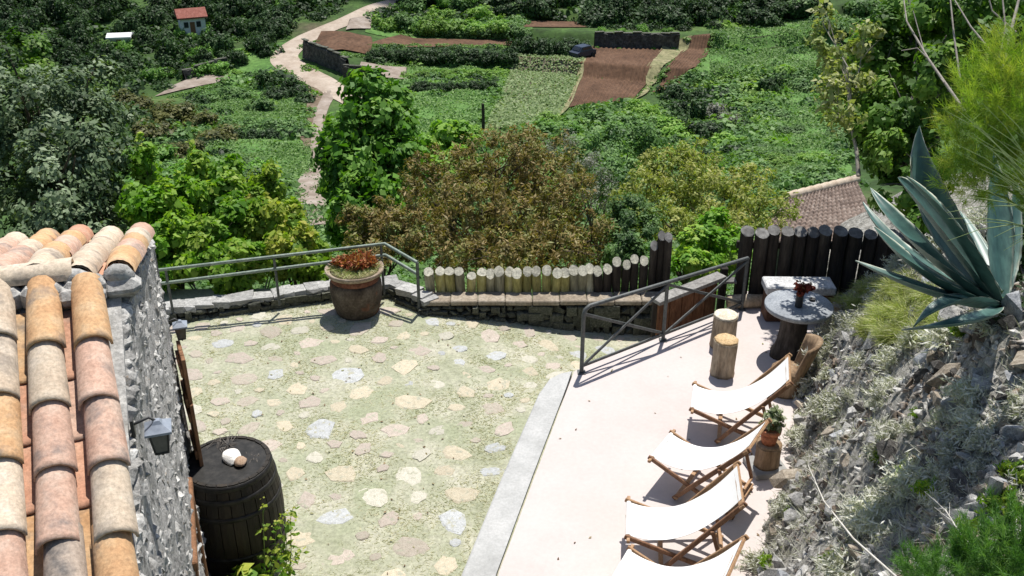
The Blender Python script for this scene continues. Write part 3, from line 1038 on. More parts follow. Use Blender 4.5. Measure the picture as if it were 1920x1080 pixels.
for x in (-1.0, 1.05):
    for y in (-.78, .78):
        m = MB()
        m.tube([b + M3 @ Vector((x, y - .1, .32)), b + M3 @ Vector((x, y + .1, .32))], .32, 14)
        m.build("wheel", M_TYRE, t)

q = ter(906, 250)
m = MB()
m.tube([q - Vector((0, 0, .5)), q + Vector((.03, 0, 1.5)), q + Vector((.0, 0, 2.9))], [.16, .15, .13], 8)
m.tube([q + Vector((-.3, 0, 2.3)), q + Vector((.3, 0, 2.4))], .06, 6)
m.build("post", M_POST, label="dark wooden post at the lower left corner of the crop field", cat="post")

# tiled roof of a shed below the tall log fence
def shed():
    base = ter(1560, 470)
    base = Vector((6.4, 19.2, float(zt(6.4, 19.2))))
    t = thing("shed", base, "stone shed with an old tiled roof behind the tall log fence", "shed")
    a1, a2 = D(1478, 372, 19.0), D(1606, 340, 19.8)      # ridge
    e1, e2 = D(1400, 470, 17.0), D(1660, 452, 17.6)      # front eave
    m = MB()
    nrm = (e2 - e1).cross(a1 - e1).normalized()
    if nrm.z < 0:
        nrm = -nrm

    def fn(u, v):
        q = e1.lerp(e2, u).lerp(a1.lerp(a2, u), v)
        row = v * 16
        return q + nrm * (.035 * abs(math.sin(u * math.pi * 21)) + .03 * (1 - row % 1) + .012 * noise.noise((u * 40, v * 20, 0)))
    m.grid(fn, 168, 64, smooth=False)
    back = [a1 + Vector((.3, 2.4, -1.0)), a2 + Vector((.3, 2.4, -1.0))]
    m.add([a1, a2, back[1], back[0]], [(0, 1, 2, 3)])
    m.build("roof_tiles", M_SHEDROOF, t, kind='stuff')
    m = MB()
    for k in range(9):
        p0, p1 = a1.lerp(a2, k / 9 - .01), a1.lerp(a2, (k + 1) / 9)
        m.tube([p0 + Vector((0, 0, .03)), p1 + Vector((0, 0, .045))], [.09, .1], 8)
    m.build("ridge_tiles", M_TILES[4], t)
    m = MB()
    low = min(e1.z, e2.z)
    ins = .25
    pts = [e1 + Vector((ins, ins, -.12)), e2 + Vector((-ins, ins, -.12)), a2 + Vector((0, 0, -.15)), back[1] + Vector((0, -.2, -.15)),
           back[0] + Vector((.2, -.2, -.15)), a1 + Vector((.1, 0, -.15))]
    fl = [Vector((q.x, q.y, float(zt(q.x, q.y)) - .5)) for q in pts]
    m.add(pts + fl, [(i, (i + 1) % 6, 6 + (i + 1) % 6, 6 + i) for i in range(6)])
    m.build("wall", M_SHEDWALL, t)


shed()

# ------------------------------------------------------------------ far trees, bushes, hedges (copies share meshes)
def unit_bush(name, mat, seed, leaves=1500, size=.16, flat=.8, nb=5, clump=.22):
    rg = random.Random(seed)
    blobs = [((0, 0, .45 * flat), (.75, .75, .5 * flat))]
    for k in range(nb):
        a = rg.uniform(0, 6.28)
        r = rg.uniform(.3, .6)
        blobs.append(((r * math.cos(a), r * math.sin(a), rg.uniform(.25, .95) * flat), (rg.uniform(.3, .5),) * 2 + (rg.uniform(.25, .42),)))
    return crown(name, blobs, leaves, size, mat, seed=seed, clump=clump, nclump=26, shell=.6, up=.6)


BM = {}
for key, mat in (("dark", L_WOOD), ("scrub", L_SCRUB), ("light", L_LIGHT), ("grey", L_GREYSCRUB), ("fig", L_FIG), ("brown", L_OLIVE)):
    BM[key] = [unit_bush("bush_" + key, mat, 100 + 7 * i + len(key), leaves=2200 if key != "dark" else 2600, size=.15) for i in range(3)]

rb = random.Random(11)


def bush(key, u, v, wpx, name, label, cat, group, asp=1.0, p=None):
    if p is None and any(inside(u, v, q) for q in NOGO[7:9]):
        return None
    p = p or ter(u, v)
    r = wpx / 2 / FPX * depth(p)
    o = obj(name, rb.choice(BM[key]), loc=p - Vector((0, 0, r * .12)), rot=(0, 0, rb.uniform(0, 6.28)), scale=(r, r, r * asp * rb.uniform(.85, 1.15)),
            label=label, cat=cat, group=group)
    return o


# wood across the valley (upper left)
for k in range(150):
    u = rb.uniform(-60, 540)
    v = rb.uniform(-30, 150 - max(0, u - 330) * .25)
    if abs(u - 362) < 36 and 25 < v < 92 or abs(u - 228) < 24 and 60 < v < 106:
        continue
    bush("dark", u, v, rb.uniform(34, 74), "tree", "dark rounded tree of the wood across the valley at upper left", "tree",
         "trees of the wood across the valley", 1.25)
for k in range(16):
    u, v = rb.uniform(180, 420), rb.uniform(95, 150)
    bush("fig", u, v, rb.uniform(30, 56), "bush", "mid green bush at the lower edge of the far wood", "bush", "bushes along the edge of the far wood", .9)
for u, v, s in ((338, 70, 34), (362, 74, 30), (392, 70, 36), (205, 92, 34), (240, 92, 34), (224, 96, 24), (322, 62, 34), (404, 60, 36)):
    bush("fig", u, v, s, "bush", "green bush standing close in front of a small house in the far wood", "bush", "bushes in front of the far houses", 1.0)
# olive-brown and green bushes on the slope at left
for u, v, s in ((250, 200, 90), (320, 225, 100), (290, 262, 110), (380, 235, 90), (410, 262, 90), (340, 292, 90), (240, 300, 90), (450, 248, 60)):
    bush("brown", u, v, s, "bush", "dull olive bush on the slope between the big dark tree and the green meadow", "bush",
         "olive brown bushes on the left slope", .7)
for u, v, s in ((1128, 62, 26), (1165, 60, 22), (1205, 60, 28), (1250, 62, 26), (1120, 92, 14), (1160, 93, 12), (1225, 94, 14), (1265, 94, 16)):
    bush("fig", u, v, s, "bush", "small green bush growing against the dark retaining wall", "bush", "bushes along the dark retaining wall", .9)
# dark clump at the road bend
for u, v, s in ((505, 158, 62), (545, 178, 74), (570, 192, 50), (520, 185, 60)):
    bush("dark", u, v, s, "bush", "dark green bush on the outside of the dirt road's bend", "bush", "dark bushes at the road bend", .95)
for u, v, s in ((430, 245, 70), (480, 250, 84), (535, 246, 84), (560, 240, 60), (390, 190, 60), (450, 185, 70), (490, 205, 80)):
    bush("scrub", u, v, s, "bush", "rounded green bush on the meadow left of the track", "bush", "green bushes on the left meadow", .7)
for u, v, s in ((430, 120, 30), (455, 105, 34), (480, 90, 34), (500, 78, 26), (445, 138, 26)):
    bush("light", u, v, s, "bush", "small pale green bush on the slope edge left of the road bend", "bush", "pale bushes left of the road bend", .7)
# hedges and bushes at the top
for k in range(60):
    u = rb.uniform(480, 1000)
    v = rb.uniform(-30, 22 if u < 700 else 30)
    if 590 < u < 740 and v > 4:
        continue
    bush(rb.choice(["scrub", "dark", "fig"]), u, v, rb.uniform(36, 70), "bush", "green bush among those beyond the dirt road at the top", "bush",
         "green bushes beyond the dirt road", 1.0)
for u, v, s in ((725, 52, 60), (752, 40, 50), (805, 55, 66), (850, 52, 60), (890, 58, 56), (940, 56, 60), (965, 62, 50), (830, 34, 56), (900, 34, 60)):
    bush("light" if s > 55 else "scrub", u, v, s, "bush", "light green bush above the narrow strip of red soil", "bush", "bushes above the red soil strip", .8)


def hedge(label, a, b, n, s, key="dark", asp=.8, cat="hedge"):
    """one hedge thing: a row of leafy clumps as its parts"""
    pa = ter(*a)
    t = thing("hedge", pa, label, cat)
    for k in range(n):
        u = a[0] + (b[0] - a[0]) * (k + .5) / n + rb.uniform(-4, 4)
        v = a[1] + (b[1] - a[1]) * (k + .5) / n + rb.uniform(-2, 2)
        p = ter(u, v)
        r = s / 2 / FPX * depth(p)
        obj("hedge_clump", rb.choice(BM[key]), t, loc=p - Vector((0, 0, r * .12)), rot=(0, 0, rb.uniform(0, 6.28)), scale=(r, r, r * asp))


hedge("long dark hedge below the narrow strip of red soil", (690, 112), (965, 116), 16, 46, "dark", 1.0)
hedge("dark hedge along the upper edge of the crop field", (965, 102), (1092, 102), 10, 56, "dark", 1.1)
hedge("light green overgrown bank edge above the green terrace", (760, 146), (950, 140), 11, 38, "light", .7)
hedge("shaded hedge under the overgrown bank left of the crop field", (770, 170), (930, 164), 11, 36, "dark", .9)
hedge("dark shaded hedge between the two green meadows left of the path", (425, 258), (572, 256), 9, 44, "dark", .8)
hedge("dark hedge along the lower edge of the olive bushes at left", (285, 285), (420, 270), 8, 44, "dark", .7)
hedge("dark scrub line at the top of the right meadow", (1330, 52), (1540, 14), 14, 40, "dark", .9)
hedge("green hedge on the terrace above the hedge with the dark vehicle", (830, 66), (1000, 62), 8, 36, "scrub", .8)
for k in range(80):
    u = rb.uniform(940, 1520)
    v = rb.uniform(-40, 34 if u < 1100 else 50)
    bush("dark", u, v, rb.uniform(44, 84), "tree", "dark tree in the row above the red fields at the top", "tree", "dark trees above the red fields", 1.0)
for u, v, s in ((1260, 190, 60), (1285, 225, 84), (1265, 250, 70), (1320, 262, 84), (1300, 190, 50)):
    bush("dark", u, v, s, "bush", "dark bush at the foot of the dry grass strip", "bush", "dark bushes below the dry grass strip", 1.0)
for u, v, s in ((1340, 218, 74), (1370, 235, 60)):
    bush("grey", u, v, s, "bush", "grey twiggy bush beside the dark bushes on the right slope", "bush", "grey bushes on the right slope", .9)
bush("dark", 1445, 172, 56, "bush", "lone dark bush in the middle of the green right slope", "bush", None, 1.1)
for k in range(34):
    u, v = rb.uniform(1340, 1590), rb.uniform(120, 345)
    if abs(u - 1445) < 40 and v < 200:
        continue
    bush(rb.choice(["scrub", "scrub", "light"]), u, v, rb.uniform(50, 100), "bush", "low green bush on the upper right slope", "bush",
         "low green bushes on the right slope", .5)
for k in range(26):
    u, v = rb.uniform(1020, 1290), rb.uniform(225, 350)
    bush(rb.choice(["scrub", "scrub", "light", "fig"]), u, v, rb.uniform(56, 110), "bush", "green bush on the slope below the bare red field", "bush",
         "green bushes below the red field", .7)
for u, v, s in ((1010, 250, 70), (1050, 262, 70), (1085, 300, 80), (1120, 330, 80), (1000, 280, 70)):
    bush("grey", u, v, s, "bush", "grey leafless bush between crop field and brown shrub", "bush", "grey bushes below the crop field", .7)
for u, v, s in ((840, 285, 90), (880, 262, 70), (800, 300, 70), (850, 330, 90)):
    bush("light", u, v, s, "bush", "bright green bush right of the broadleaf tree", "bush", "bright bushes beside the broadleaf tree", 1.1)
for k in range(22):
    u, v = rb.uniform(250, 560), rb.uniform(300, 420)
    bush(rb.choice(["scrub", "fig"]), u, v, rb.uniform(70, 120), "bush", "green bush on the slope behind the bright climbing shrubs", "bush",
         "green bushes behind the bright shrubs", .6)
# dark trees right at the frame's upper right, far
for u, v, s in ((1500, 20, 70), (1560, 60, 70), (1620, 30, 80)):
    bush("scrub", u, v, s, "bush", "green bush at the top of the right slope", "bush", "bushes at the top of the right slope", .8)

# ------------------------------------------------------------------ patio
def zp(x, y):
    f = lambda a, b, q: (lambda t: t * t * (3 - 2 * t))(min(1, max(0, (q - a) / (b - a))))
    return -.33 * f(8.6, 11.2, y) * f(-1.6, 1.7, x)


PX0, PX1, PY0, PY1 = -7.0, 2.9, 4.5, 11.75
KERB = [P(u, v, 0) for u, v in ((790, 1300), (866, 1080), (938, 905), (1010, 742), (1030, 714), (1050, 704), (1072, 700))]
RAIL0, RAIL1, RAIL2 = P(1090, 705, 0), P(1240, 643, 0), P(1390, 586, 0)


def wall_y(x):
    """front face of the low wall along the patio's far side"""
    pts = [(-7, 9.75), (-4.2, 10.80), (-2.35, 11.40), (-1.62, 11.50), (-1.14, 11.06), (.3, 11.10), (1.6, 11.08), (3.2, 11.1)]
    return float(np.interp(x, [q[0] for q in pts], [q[1] for q in pts]))


m = MB()


def fn(u, v):
    x = PX0 + (PX1 - PX0) * u
    y = PY0 + (PY1 - PY0) * v
    return (x, y, zp(x, y) + .010 * noise.noise((x * 2.2, y * 2.2, 0)) + .004 * noise.noise((x * 9, y * 9, 3)))


m.grid(fn, 130, 100)
patio = m.build("patio", M_PATIO, kind='structure')


def right_edge(y):
    ks = sorted([(q.y, q.x) for q in KERB])
    x = float(np.interp(y, [k[0] for k in ks], [k[1] for k in ks]))
    if y > 9.6:
        x = .72 + (y - 9.6) * 1.35
    return x


# flagstones
rs = random.Random(5)
FM = []
for mi, mt in enumerate(M_FLAGS):
    row = []
    for k in range(6):
        n = rs.randint(7, 10)
        angs = sorted([2 * math.pi * (i + rs.uniform(-.32, .32)) / n for i in range(n)])
        rad = [rs.uniform(.34, .54) for _ in range(n)]
        ex = rs.uniform(.72, 1)
        mbs = MB()
        vs = []
        for q, z in ((1.0, -.02), (1.0, .002), (.84, .007)):
            vs += [(r * q * math.cos(a), r * q * ex * math.sin(a), z + (.004 * rs.uniform(-1, 1) if z > 0 else 0)) for a, r in zip(angs, rad)]
        vs.append((0, 0, .008))
        fs = [(j * n + i, j * n + (i + 1) % n, (j + 1) * n + (i + 1) % n, (j + 1) * n + i) for j in range(2) for i in range(n)]
        fs += [(2 * n + i, 2 * n + (i + 1) % n, 3 * n) for i in range(n)]
        mbs.add(vs, fs)
        row.append(mbs.mesh("flagstone", mt))
    FM.append(row)
placed = []
tries = 0
while len(placed) < 290 and tries < 40000:
    tries += 1
    y = 6.2 + (11.35 - 6.2) * rs.random()
    x = -4.4 + 6.0 * rs.random()
    s = rs.choice([.24, .28, .32, .34, .36, .40, .44]) if tries < 14000 else rs.uniform(.12, .22)
    if x < -4.3 + (10.8 - y) * .36 - .2 or x > right_edge(y) - s * .4 - .03 - (.15 if y > 9.7 else 0):
        continue
    if y > wall_y(x) - s * .4 - .03:
        continue
    gap = .055
    if any((x - a) ** 2 + ((y - b) * 1.05) ** 2 < (.47 * (s + c) + gap) ** 2 for a, b, c in placed):
        continue
    placed.append((x, y, s))
    wts = [.34, .20, .16 if x > -1.2 else .06, .16, .16]
    mi = rs.choices(range(5), wts)[0]
    obj("flagstone", FM[mi][rs.randrange(6)], patio, loc=(x, y, zp(x, y) + rs.uniform(-.004, .003)), rot=(rs.uniform(-.012, .012), rs.uniform(-.012, .012), rs.uniform(0, 6.28)),
        scale=(s, s * rs.uniform(.8, 1), 1))
# short grass and straw in the joints
rg = np.random.default_rng(9)
N0 = 90000
xx = -4.4 + 6.4 * rg.random(N0)
yy = 6.2 + 5.3 * rg.random(N0)
den = np.array([noise.noise((a * 1.7, b * 1.7, 5)) for a, b in zip(xx[::1], yy[::1])])
keep = den + rg.normal(0, .35, N0) > -.02
xx, yy = xx[keep], yy[keep]
re_ = np.array([right_edge(q) for q in yy])
wy = np.interp(xx, [-7, -4.2, -2.35, -1.62, -1.14, .3, 1.6, 3.2], [9.75, 10.8, 11.4, 11.5, 11.06, 11.10, 11.08, 11.1])
ok = (xx < re_ - .01) & (yy < wy)
for a, b, s in placed:
    ok &= ~(((xx - a) ** 2 + (yy - b) ** 2) < (s * (.30 + .12 * np.sin(7 * np.arctan2(yy - b, xx - a) + 9 * a))) ** 2)
xx, yy = xx[ok], yy[ok]
zz = np.array([zp(a, b) for a, b in zip(xx, yy)])
n = len(xx)
base = np.column_stack([xx, yy, zz])
h = .003 + .009 * rg.random(n)
tip = base + np.column_stack([rg.normal(0, .026, n), rg.normal(0, .026, n), h])
tn = .5 + .6 * np.array([noise.noise((a * 1.1, b * 1.1, 9)) for a, b in zip(xx, yy)]) + .22 * rg.normal(size=n)
obj("patio_grass", blade_mesh("patio_grass", base, tip, .006 + .006 * rg.random(n), tn, L_STRAW), kind='stuff',
    label="short mossy grass and straw growing in the joints of the patio")

# ------------------------------------------------------------------ terrace with its kerb
m = MB()
top = [P(880, 1300, 0), P(936, 1080, 0), P(1005, 893, 0), P(1076, 703, 0), RAIL0 + Vector((-.05, .06, 0)), RAIL1 + Vector((-.05, .07, 0)),
       RAIL2 + Vector((-.05, .08, 0)), Vector((3.0, 11.6, 0)), Vector((6.2, 11.6, 0)), Vector((4.3, 8.6, 0)), Vector((3.2, 5.2, 0)), Vector((2.9, 3.6, 0))]
zt_ = .045
k = len(top)
vs = [(q.x, q.y, zt_) for q in top] + [(q.x, q.y, -.8) for q in top]
m.add(vs, [tuple(range(k))[::-1]] + [(i, i + k, (i + 1) % k + k, (i + 1) % k) for i in range(k)])
me = m.mesh("terrace", M_TERRACE)
bm = bmesh.new()
bm.from_mesh(me)
bmesh.ops.recalc_face_normals(bm, faces=bm.faces[:])
bm.to_mesh(me)
bm.free()
obj("terrace", me, kind='structure')
# kerb strip of grey concrete, rounded at its far end, a joint's width from the terrace slab
m = MB()
inner = [P(u, v, 0) for u, v in ((876, 1300), (931, 1080), (1000, 893), (1052, 757), (1062, 730), (1068, 712), (1072, 701))]
prof = []
for o, i_ in zip(KERB, inner):
    prof.append((o, i_))
vs = []
for o, i_ in prof:
    d = (o - i_)
    d = d.normalized() if d.length > .02 else Vector((-1, 0, 0))
    vs += [(o.x + d.x * .012, o.y, -.15), (o.x, o.y, .018), (o.x - d.x * .015, o.y, .028), (i_.x, i_.y, .036), (i_.x, i_.y, -.15)]
n5 = 5
m.add(vs, [(j * n5 + i, j * n5 + i + 1, (j + 1) * n5 + i + 1, (j + 1) * n5 + i) for j in range(len(prof) - 1) for i in range(4)])
me = m.mesh("kerb", M_KERB)
bm = bmesh.new()
bm.from_mesh(me)
bmesh.ops.recalc_face_normals(bm, faces=bm.faces[:])
bm.to_mesh(me)
bm.free()
obj("kerb", me, kind='structure')

# ------------------------------------------------------------------ low stone walls at the far side of the patio
BOX = [hull_mesh("stone", rock_pts(40 + k, .95, 18) if k % 2 else rock_pts(40 + k, boxy=True), M_LOWSTONE) for k in range(10)]
CAPS = [hull_mesh("cap_stone", rock_pts(60 + k, boxy=True), M_CAPSTONE) for k in range(8)]


def wall_run(t, pts, top, courses, face_off=.0, thick=.23, cap=True, seed=1, bottom=None):
    rw = random.Random(seed)
    for i in range(len(pts) - 1):
        a, b = Vector(pts[i]), Vector(pts[i + 1])
        d = (b - a)
        L = d.length
        d.normalize()
        nrm = Vector((d.y, -d.x, 0))             # towards the patio
        ang = math.atan2(d.y, d.x)
        m = MB()
        zb = -1.6
        c = (a + b) / 2 - nrm * (thick / 2 + .05)
        m.box((c.x, c.y, (top - .05 + zb) / 2), (L + .06, thick - .06, top - .05 - zb), Matrix.Rotation(ang, 3, 'Z'))
        m.build("wall_core", M_DARKSTONE, t)
        x = 0
        for row in range(courses):
            x = -rw.uniform(0, .1)
            z0 = (bottom(a, b) if bottom else 0)
            while x < L:
                wd = rw.uniform(.07, .20)
                p = a + d * min(L, x + wd / 2)
                pb = zp(p.x, p.y) - .03
                hh = (top - .02 - pb) / courses
                if hh > .02:
                    obj("stone", rw.choice(BOX), t, loc=Vector((p.x, p.y, pb + hh * (row + .5))) - nrm * rw.uniform(.03, .055),
                        rot=(rw.uniform(-.06, .06), rw.uniform(-.06, .06), ang + rw.uniform(-.1, .1)), scale=(wd * 1.18, .17, hh * 1.25))
                x += wd
        if cap:
            x = 0
            while x < L:
                wd = rw.uniform(.10, .28)
                p = a + d * min(L, x + wd / 2) - nrm * (thick / 2)
                obj("cap_stone", rw.choice(CAPS), t, loc=Vector((p.x, p.y, top + rw.uniform(-.015, .012))),
                    rot=(rw.uniform(-.1, .1), rw.uniform(-.1, .1), ang + rw.uniform(-.18, .18)), scale=(wd * 1.28, thick * rw.uniform(.95, 1.2), rw.uniform(.06, .10)))
                x += wd


t1 = thing("stone_wall", (-2.3, 11.4, 0), "low stone wall with grey capping under the two-rail metal railing", "wall")
wall_run(t1, [(-6.6, 9.92, 0), (-4.2, 10.82, 0), (-2.35, 11.42, 0), (-1.60, 11.52, 0), (-1.13, 11.07, 0)], .15, 2, seed=3)
t2 = thing("stone_wall", (.4, 11.1, 0), "low dark stone wall under the row of short log palisades", "wall")
wall_run(t2, [(-1.13, 11.07, 0), (.3, 11.12, 0), (1.95, 11.10, 0)], .10, 3, seed=4, cap=False)
m = MB()
for k in range(9):
    x0 = -1.12 + k * .345
    m = MB()
    m.box((x0 + .17, 11.215 + .004 * (k % 2) + .01 * k / 9, .128 + .003 * (k % 3)), (.338, .27, .065), Matrix.Rotation(.006 * (k % 3 - 1), 3, 'Z'), 0, .012)
    m.build("ledge_slab", M_LEDGE, t2)

# ------------------------------------------------------------------ log palisades
def log(t, x, y, z0, z1, r, mat, endmat, rw, slant=.05, seg=12):
    """a round post whose top is cut aslant towards the patio"""
    m = MB()
    vs = []
    n = seg
    zs = [z0, (z0 + z1) * .5, z1]
    lx_, ly_ = rw.uniform(-.011, .011), rw.uniform(-.012, .012)
    for i, z in enumerate(zs):
        for k in range(n):
            a = 2 * math.pi * k / n
            rr = r * (1 + .07 * noise.noise((math.cos(a) + x * 9, math.sin(a), i * .7)))
            dz = 0
            if i == 2:
                dz = slant * math.sin(a) * .8 + .008 * rw.uniform(-1, 1)
            rr *= 1 + .05 * noise.noise((x * 13, i * 2.1, 5))
            vs.append((x + rr * math.cos(a) + lx_ * i, y + rr * math.sin(a) + ly_ * i, z + dz))
    fs = [(j * n + k, j * n + (k + 1) % n, (j + 1) * n + (k + 1) % n, (j + 1) * n + k) for j in range(2) for k in range(n)]
    m.add(vs, fs, 0, True)
    m.add(vs[2 * n:], [tuple(range(n))], 1)
    return m.build("log", [mat, endmat], t)


rw = random.Random(12)
t = thing("log_palisade", (.4, 11.35, .1), "row of short upright logs along the low dark stone wall", "fence")
tops = [505, 505, 505, 505, 512, 508, 510, 505, 508, 508, 506, 505, 505, 508, 508, 504, 504, 503, 503, 502, 487, 492, 484, 486, 458, 440, 440]
us = [806, 826, 845, 863, 883, 902, 919, 937, 953, 970, 988, 1007, 1026, 1043, 1060, 1078, 1092, 1107, 1123, 1140, 1158, 1174, 1191, 1208, 1226, 1241, 1256]
for k, (u, vtop) in enumerate(zip(us, tops)):
    y = 11.40 + .07 * max(0, k - 19) / 8
    # height from the ray through its top
    r = ray(u, vtop + 3)
    d = y / r.y
    ztop = CAMH + r.z * d
    x = r.x * d
    wpx = 17.5 if k < 20 else 15
    rr = wpx / 2 / FPX * d * 1.05 * rw.uniform(.95, 1.08)
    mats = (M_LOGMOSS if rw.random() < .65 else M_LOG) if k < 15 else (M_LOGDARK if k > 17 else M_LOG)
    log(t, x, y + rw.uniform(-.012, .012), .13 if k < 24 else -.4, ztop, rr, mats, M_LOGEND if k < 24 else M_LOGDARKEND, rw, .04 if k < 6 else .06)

t = thing("log_fence", (3.7, 11.35, 0), "tall dark log fence behind the round stone table", "fence")
u = 1402
k = 0
while u < 1760:
    wpx = rw.uniform(22, 28)
    y = 11.42 - .02 * k * .3
    vtop = 434 + 2 * math.sin(k * 1.7) + (5 if k > 8 else 0)
    r = ray(u, vtop)
    d = y / r.y
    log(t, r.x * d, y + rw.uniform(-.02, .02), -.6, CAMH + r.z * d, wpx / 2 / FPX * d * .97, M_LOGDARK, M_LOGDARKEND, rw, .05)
    u += wpx * .98
    k += 1
m = MB()
m.beam((2.85, 11.53, .75), (5.0, 11.47, .75), .06, .09)
m.build("fence_rail", M_LOGDARK, t)

# wooden gate panel beyond the terrace railing
t = thing("wooden_gate", (2.1, 11.2, -.4), "brown plank gate panel with a grey top board behind the terrace railing", "gate")
g0, g1 = Vector((1.78, 10.80, 0)), Vector((2.62, 11.38, 0))
for k in range(5):
    a, b = g0.lerp(g1, k / 5 + .008), g0.lerp(g1, (k + 1) / 5 - .008)
    for_z = (-.6, .30 + .05 * k / 5)
    m = MB()
    dd = (b - a)
    c = (a + b) / 2
    m.box((c.x, c.y, sum(for_z) / 2), (dd.length, .035, for_z[1] - for_z[0]), Matrix.Rotation(math.atan2(dd.y, dd.x), 3, 'Z'), 0, .004)
    m.build("plank", M_GATEWOOD, t)
m = MB()
m.beam(g0 + Vector((-.03, -.02, .32)), g1 + Vector((.05, 0, .38)), .17, .05)
m.build("top_board", M_GREYWOOD, t)
for q, zz_ in ((g0, .34), (g1 + Vector((.1, .06, 0)), .44)):
    m = MB()
    m.box(q + Vector((0, .05, zz_ / 2 - .35)), (.09, .09, zz_ + .7), None, 0, .006)
    m.build("gate_post", M_LOGDARK, t)
m = MB()
m.box((2.75, 11.28, .36), (.16, .14, .03), None, 0, .004)
m.build("post_cap", M_LOGDARKEND, t)
# log lying at the foot of the tall fence
m = MB()
m.tube([(2.72, 11.17, .12), (2.95, 11.16, .13), (3.22, 11.18, .12)], [.085, .09, .083], 12)
m.build("log", [M_STUMP], label="short pale log lying at the foot of the tall fence beside the railing", cat="log")

# ------------------------------------------------------------------ railings
t = thing("railing", (-2.9, 11.3, .1), "two-rail grey green metal railing on the low stone wall", "railing")
zr1, zr2 = .80, .56
pA = Vector((-4.75, 10.70, 0))
pB = Vector((-1.60, 11.42, 0))
pC = Vector((-1.17, 11.10, 0))


def tz(q, u, v):
    """height on the vertical through q where it meets image row v"""
    r = ray(u, v)
    return CAMH + r.z * (q.y / r.y)


zA = tz(Vector((-4.3, 10.8, 0)), 297, 507)
for (zA_, zB_, zC_) in ((tz(pA, 230, 516), tz(pB, 706, 457), tz(pC, 780, 492)), (tz(pA, 230, 542), tz(pB, 706, 478), tz(pC, 780, 514))):
    m = MB()
    A1, B1, C1 = pA + Vector((0, 0, zA_)), pB + Vector((0, 0, zB_)), pC + Vector((0, 0, zC_))
    m.tube([A1, A1.lerp(B1, .5), B1 - (B1 - A1).normalized() * .04, B1, B1 + (C1 - B1).normalized() * .04, C1], .021, 10)
    m.build("rail", M_RAILGREEN, t)
for f in (.18, .577, .985):
    q = pA.lerp(pB, f)
    m = MB()
    ztop = (tz(pA, 230, 516) * (1 - f) + tz(pB, 706, 457) * f)
    m.tube([q + Vector((0, 0, .1)), q + Vector((0, 0, ztop))], .017, 8)
    m.build("post", M_RAIL, t)
m = MB()
m.tube([pC + Vector((0, 0, .02)), pC + Vector((0, 0, tz(pC, 780, 492)))], .02, 8)
m.build("post", M_RAIL, t)

t = thing("railing", RAIL1, "dark grey cross-braced metal railing along the edge of the pink terrace", "railing")
H0 = tz(RAIL0, 1095, 577)
zt0, zt2 = H0, tz(RAIL2, 1388, 484)
up = lambda q, z: Vector((q.x, q.y, z))
d01 = (RAIL2 - RAIL0).normalized()
m = MB()
c0 = RAIL0
pts = [up(c0, .04), up(c0, zt0 * .5), up(c0, zt0 - .09), up(c0, zt0 - .035) + d01 * .02, up(c0, zt0) + d01 * .08]
e = up(RAIL2, zt2)
m.tube(pts + [pts[-1].lerp(e, .5), e], .024, 10)
m.build("handrail", M_RAIL, t)
zat = lambda f: zt0 * (1 - f) + zt2 * f
fm = (RAIL1 - RAIL0).length / (RAIL2 - RAIL0).length
RM = RAIL0.lerp(RAIL2, fm)
m = MB()
m.tube([up(RM, .04), up(RM, zat(fm))], .022, 8)
m.build("post", M_RAIL, t)
m = MB()
m.tube([up(RAIL2, .04), e], .022, 8)
m.build("post", M_RAIL, t)
m = MB()
m.beam(up(RAIL0, .13), up(RAIL2, .13), .02, .035)
m.build("bottom_rail", M_RAIL, t)
perp = Vector((d01.y, -d01.x, 0)) * .012
for a, b, fa, fb in ((RAIL0, RM, 0, fm), (RM, RAIL2, fm, 1)):
    for sgn, (p0, p1) in ((1, (up(a, .14), up(b, zat(fb) - .03))), (-1, (up(a, zat(fa) - (.08 if fa == 0 else .03)), up(b, .14)))):
        m = MB()
        m.beam(p0 + perp * sgn, p1 + perp * sgn, .018, .034)
        m.build("brace", M_RAIL, t)
for q in (RAIL0, RM, RAIL2):
    m = MB()
    m.box((q.x, q.y, .052), (.09, .09, .012), None, 0, .002)
    m.build("base_plate", M_RAIL, t)

# ------------------------------------------------------------------ house at the left
YAW = R(18.0)
HO = Vector((-2.72, 6.90, 0))                      # far right corner at the ground
ha = Vector((-math.sin(YAW), math.cos(YAW), 0))    # along the gable, away from the camera
hb = Vector((math.cos(YAW), math.sin(YAW), 0))     # out of the gable, to the right
RID, ZRID = -2.27, 3.66
TN, TF = math.tan(R(21.0)), math.tan(R(17.5))


def HP(a, b, z):
    return HO + ha * a + hb * b + Vector((0, 0, z))


def zroof(a):
    return ZRID - (RID - a) * TN if a < RID else ZRID - (a - RID) * TF


hM = Matrix((hb, ha, Vector((0, 0, 1)))).transposed()   # local (right, away, up)
house = thing("stone_house", HO, "stone house with a clay tile roof at the left, gable towards the patio", "house")
# gable wall core: uneven face
m = MB()
A0 = -7.0


def gface(u, v):
    a = A0 * (1 - u) + 0.0 * u
    top = zroof(a) - .07 + .03 * noise.noise((a * 7, 2, 0))
    z = -.3 + (top + .3) * v
    j = .03 * noise.noise((a * 5, z * 6, 1)) + .05 * noise.noise((a * 1.2, z * 1.2, 4))
    bat = .05 * (1 - z / 3.6)
    return HP(a, -.03 + j + bat, z)


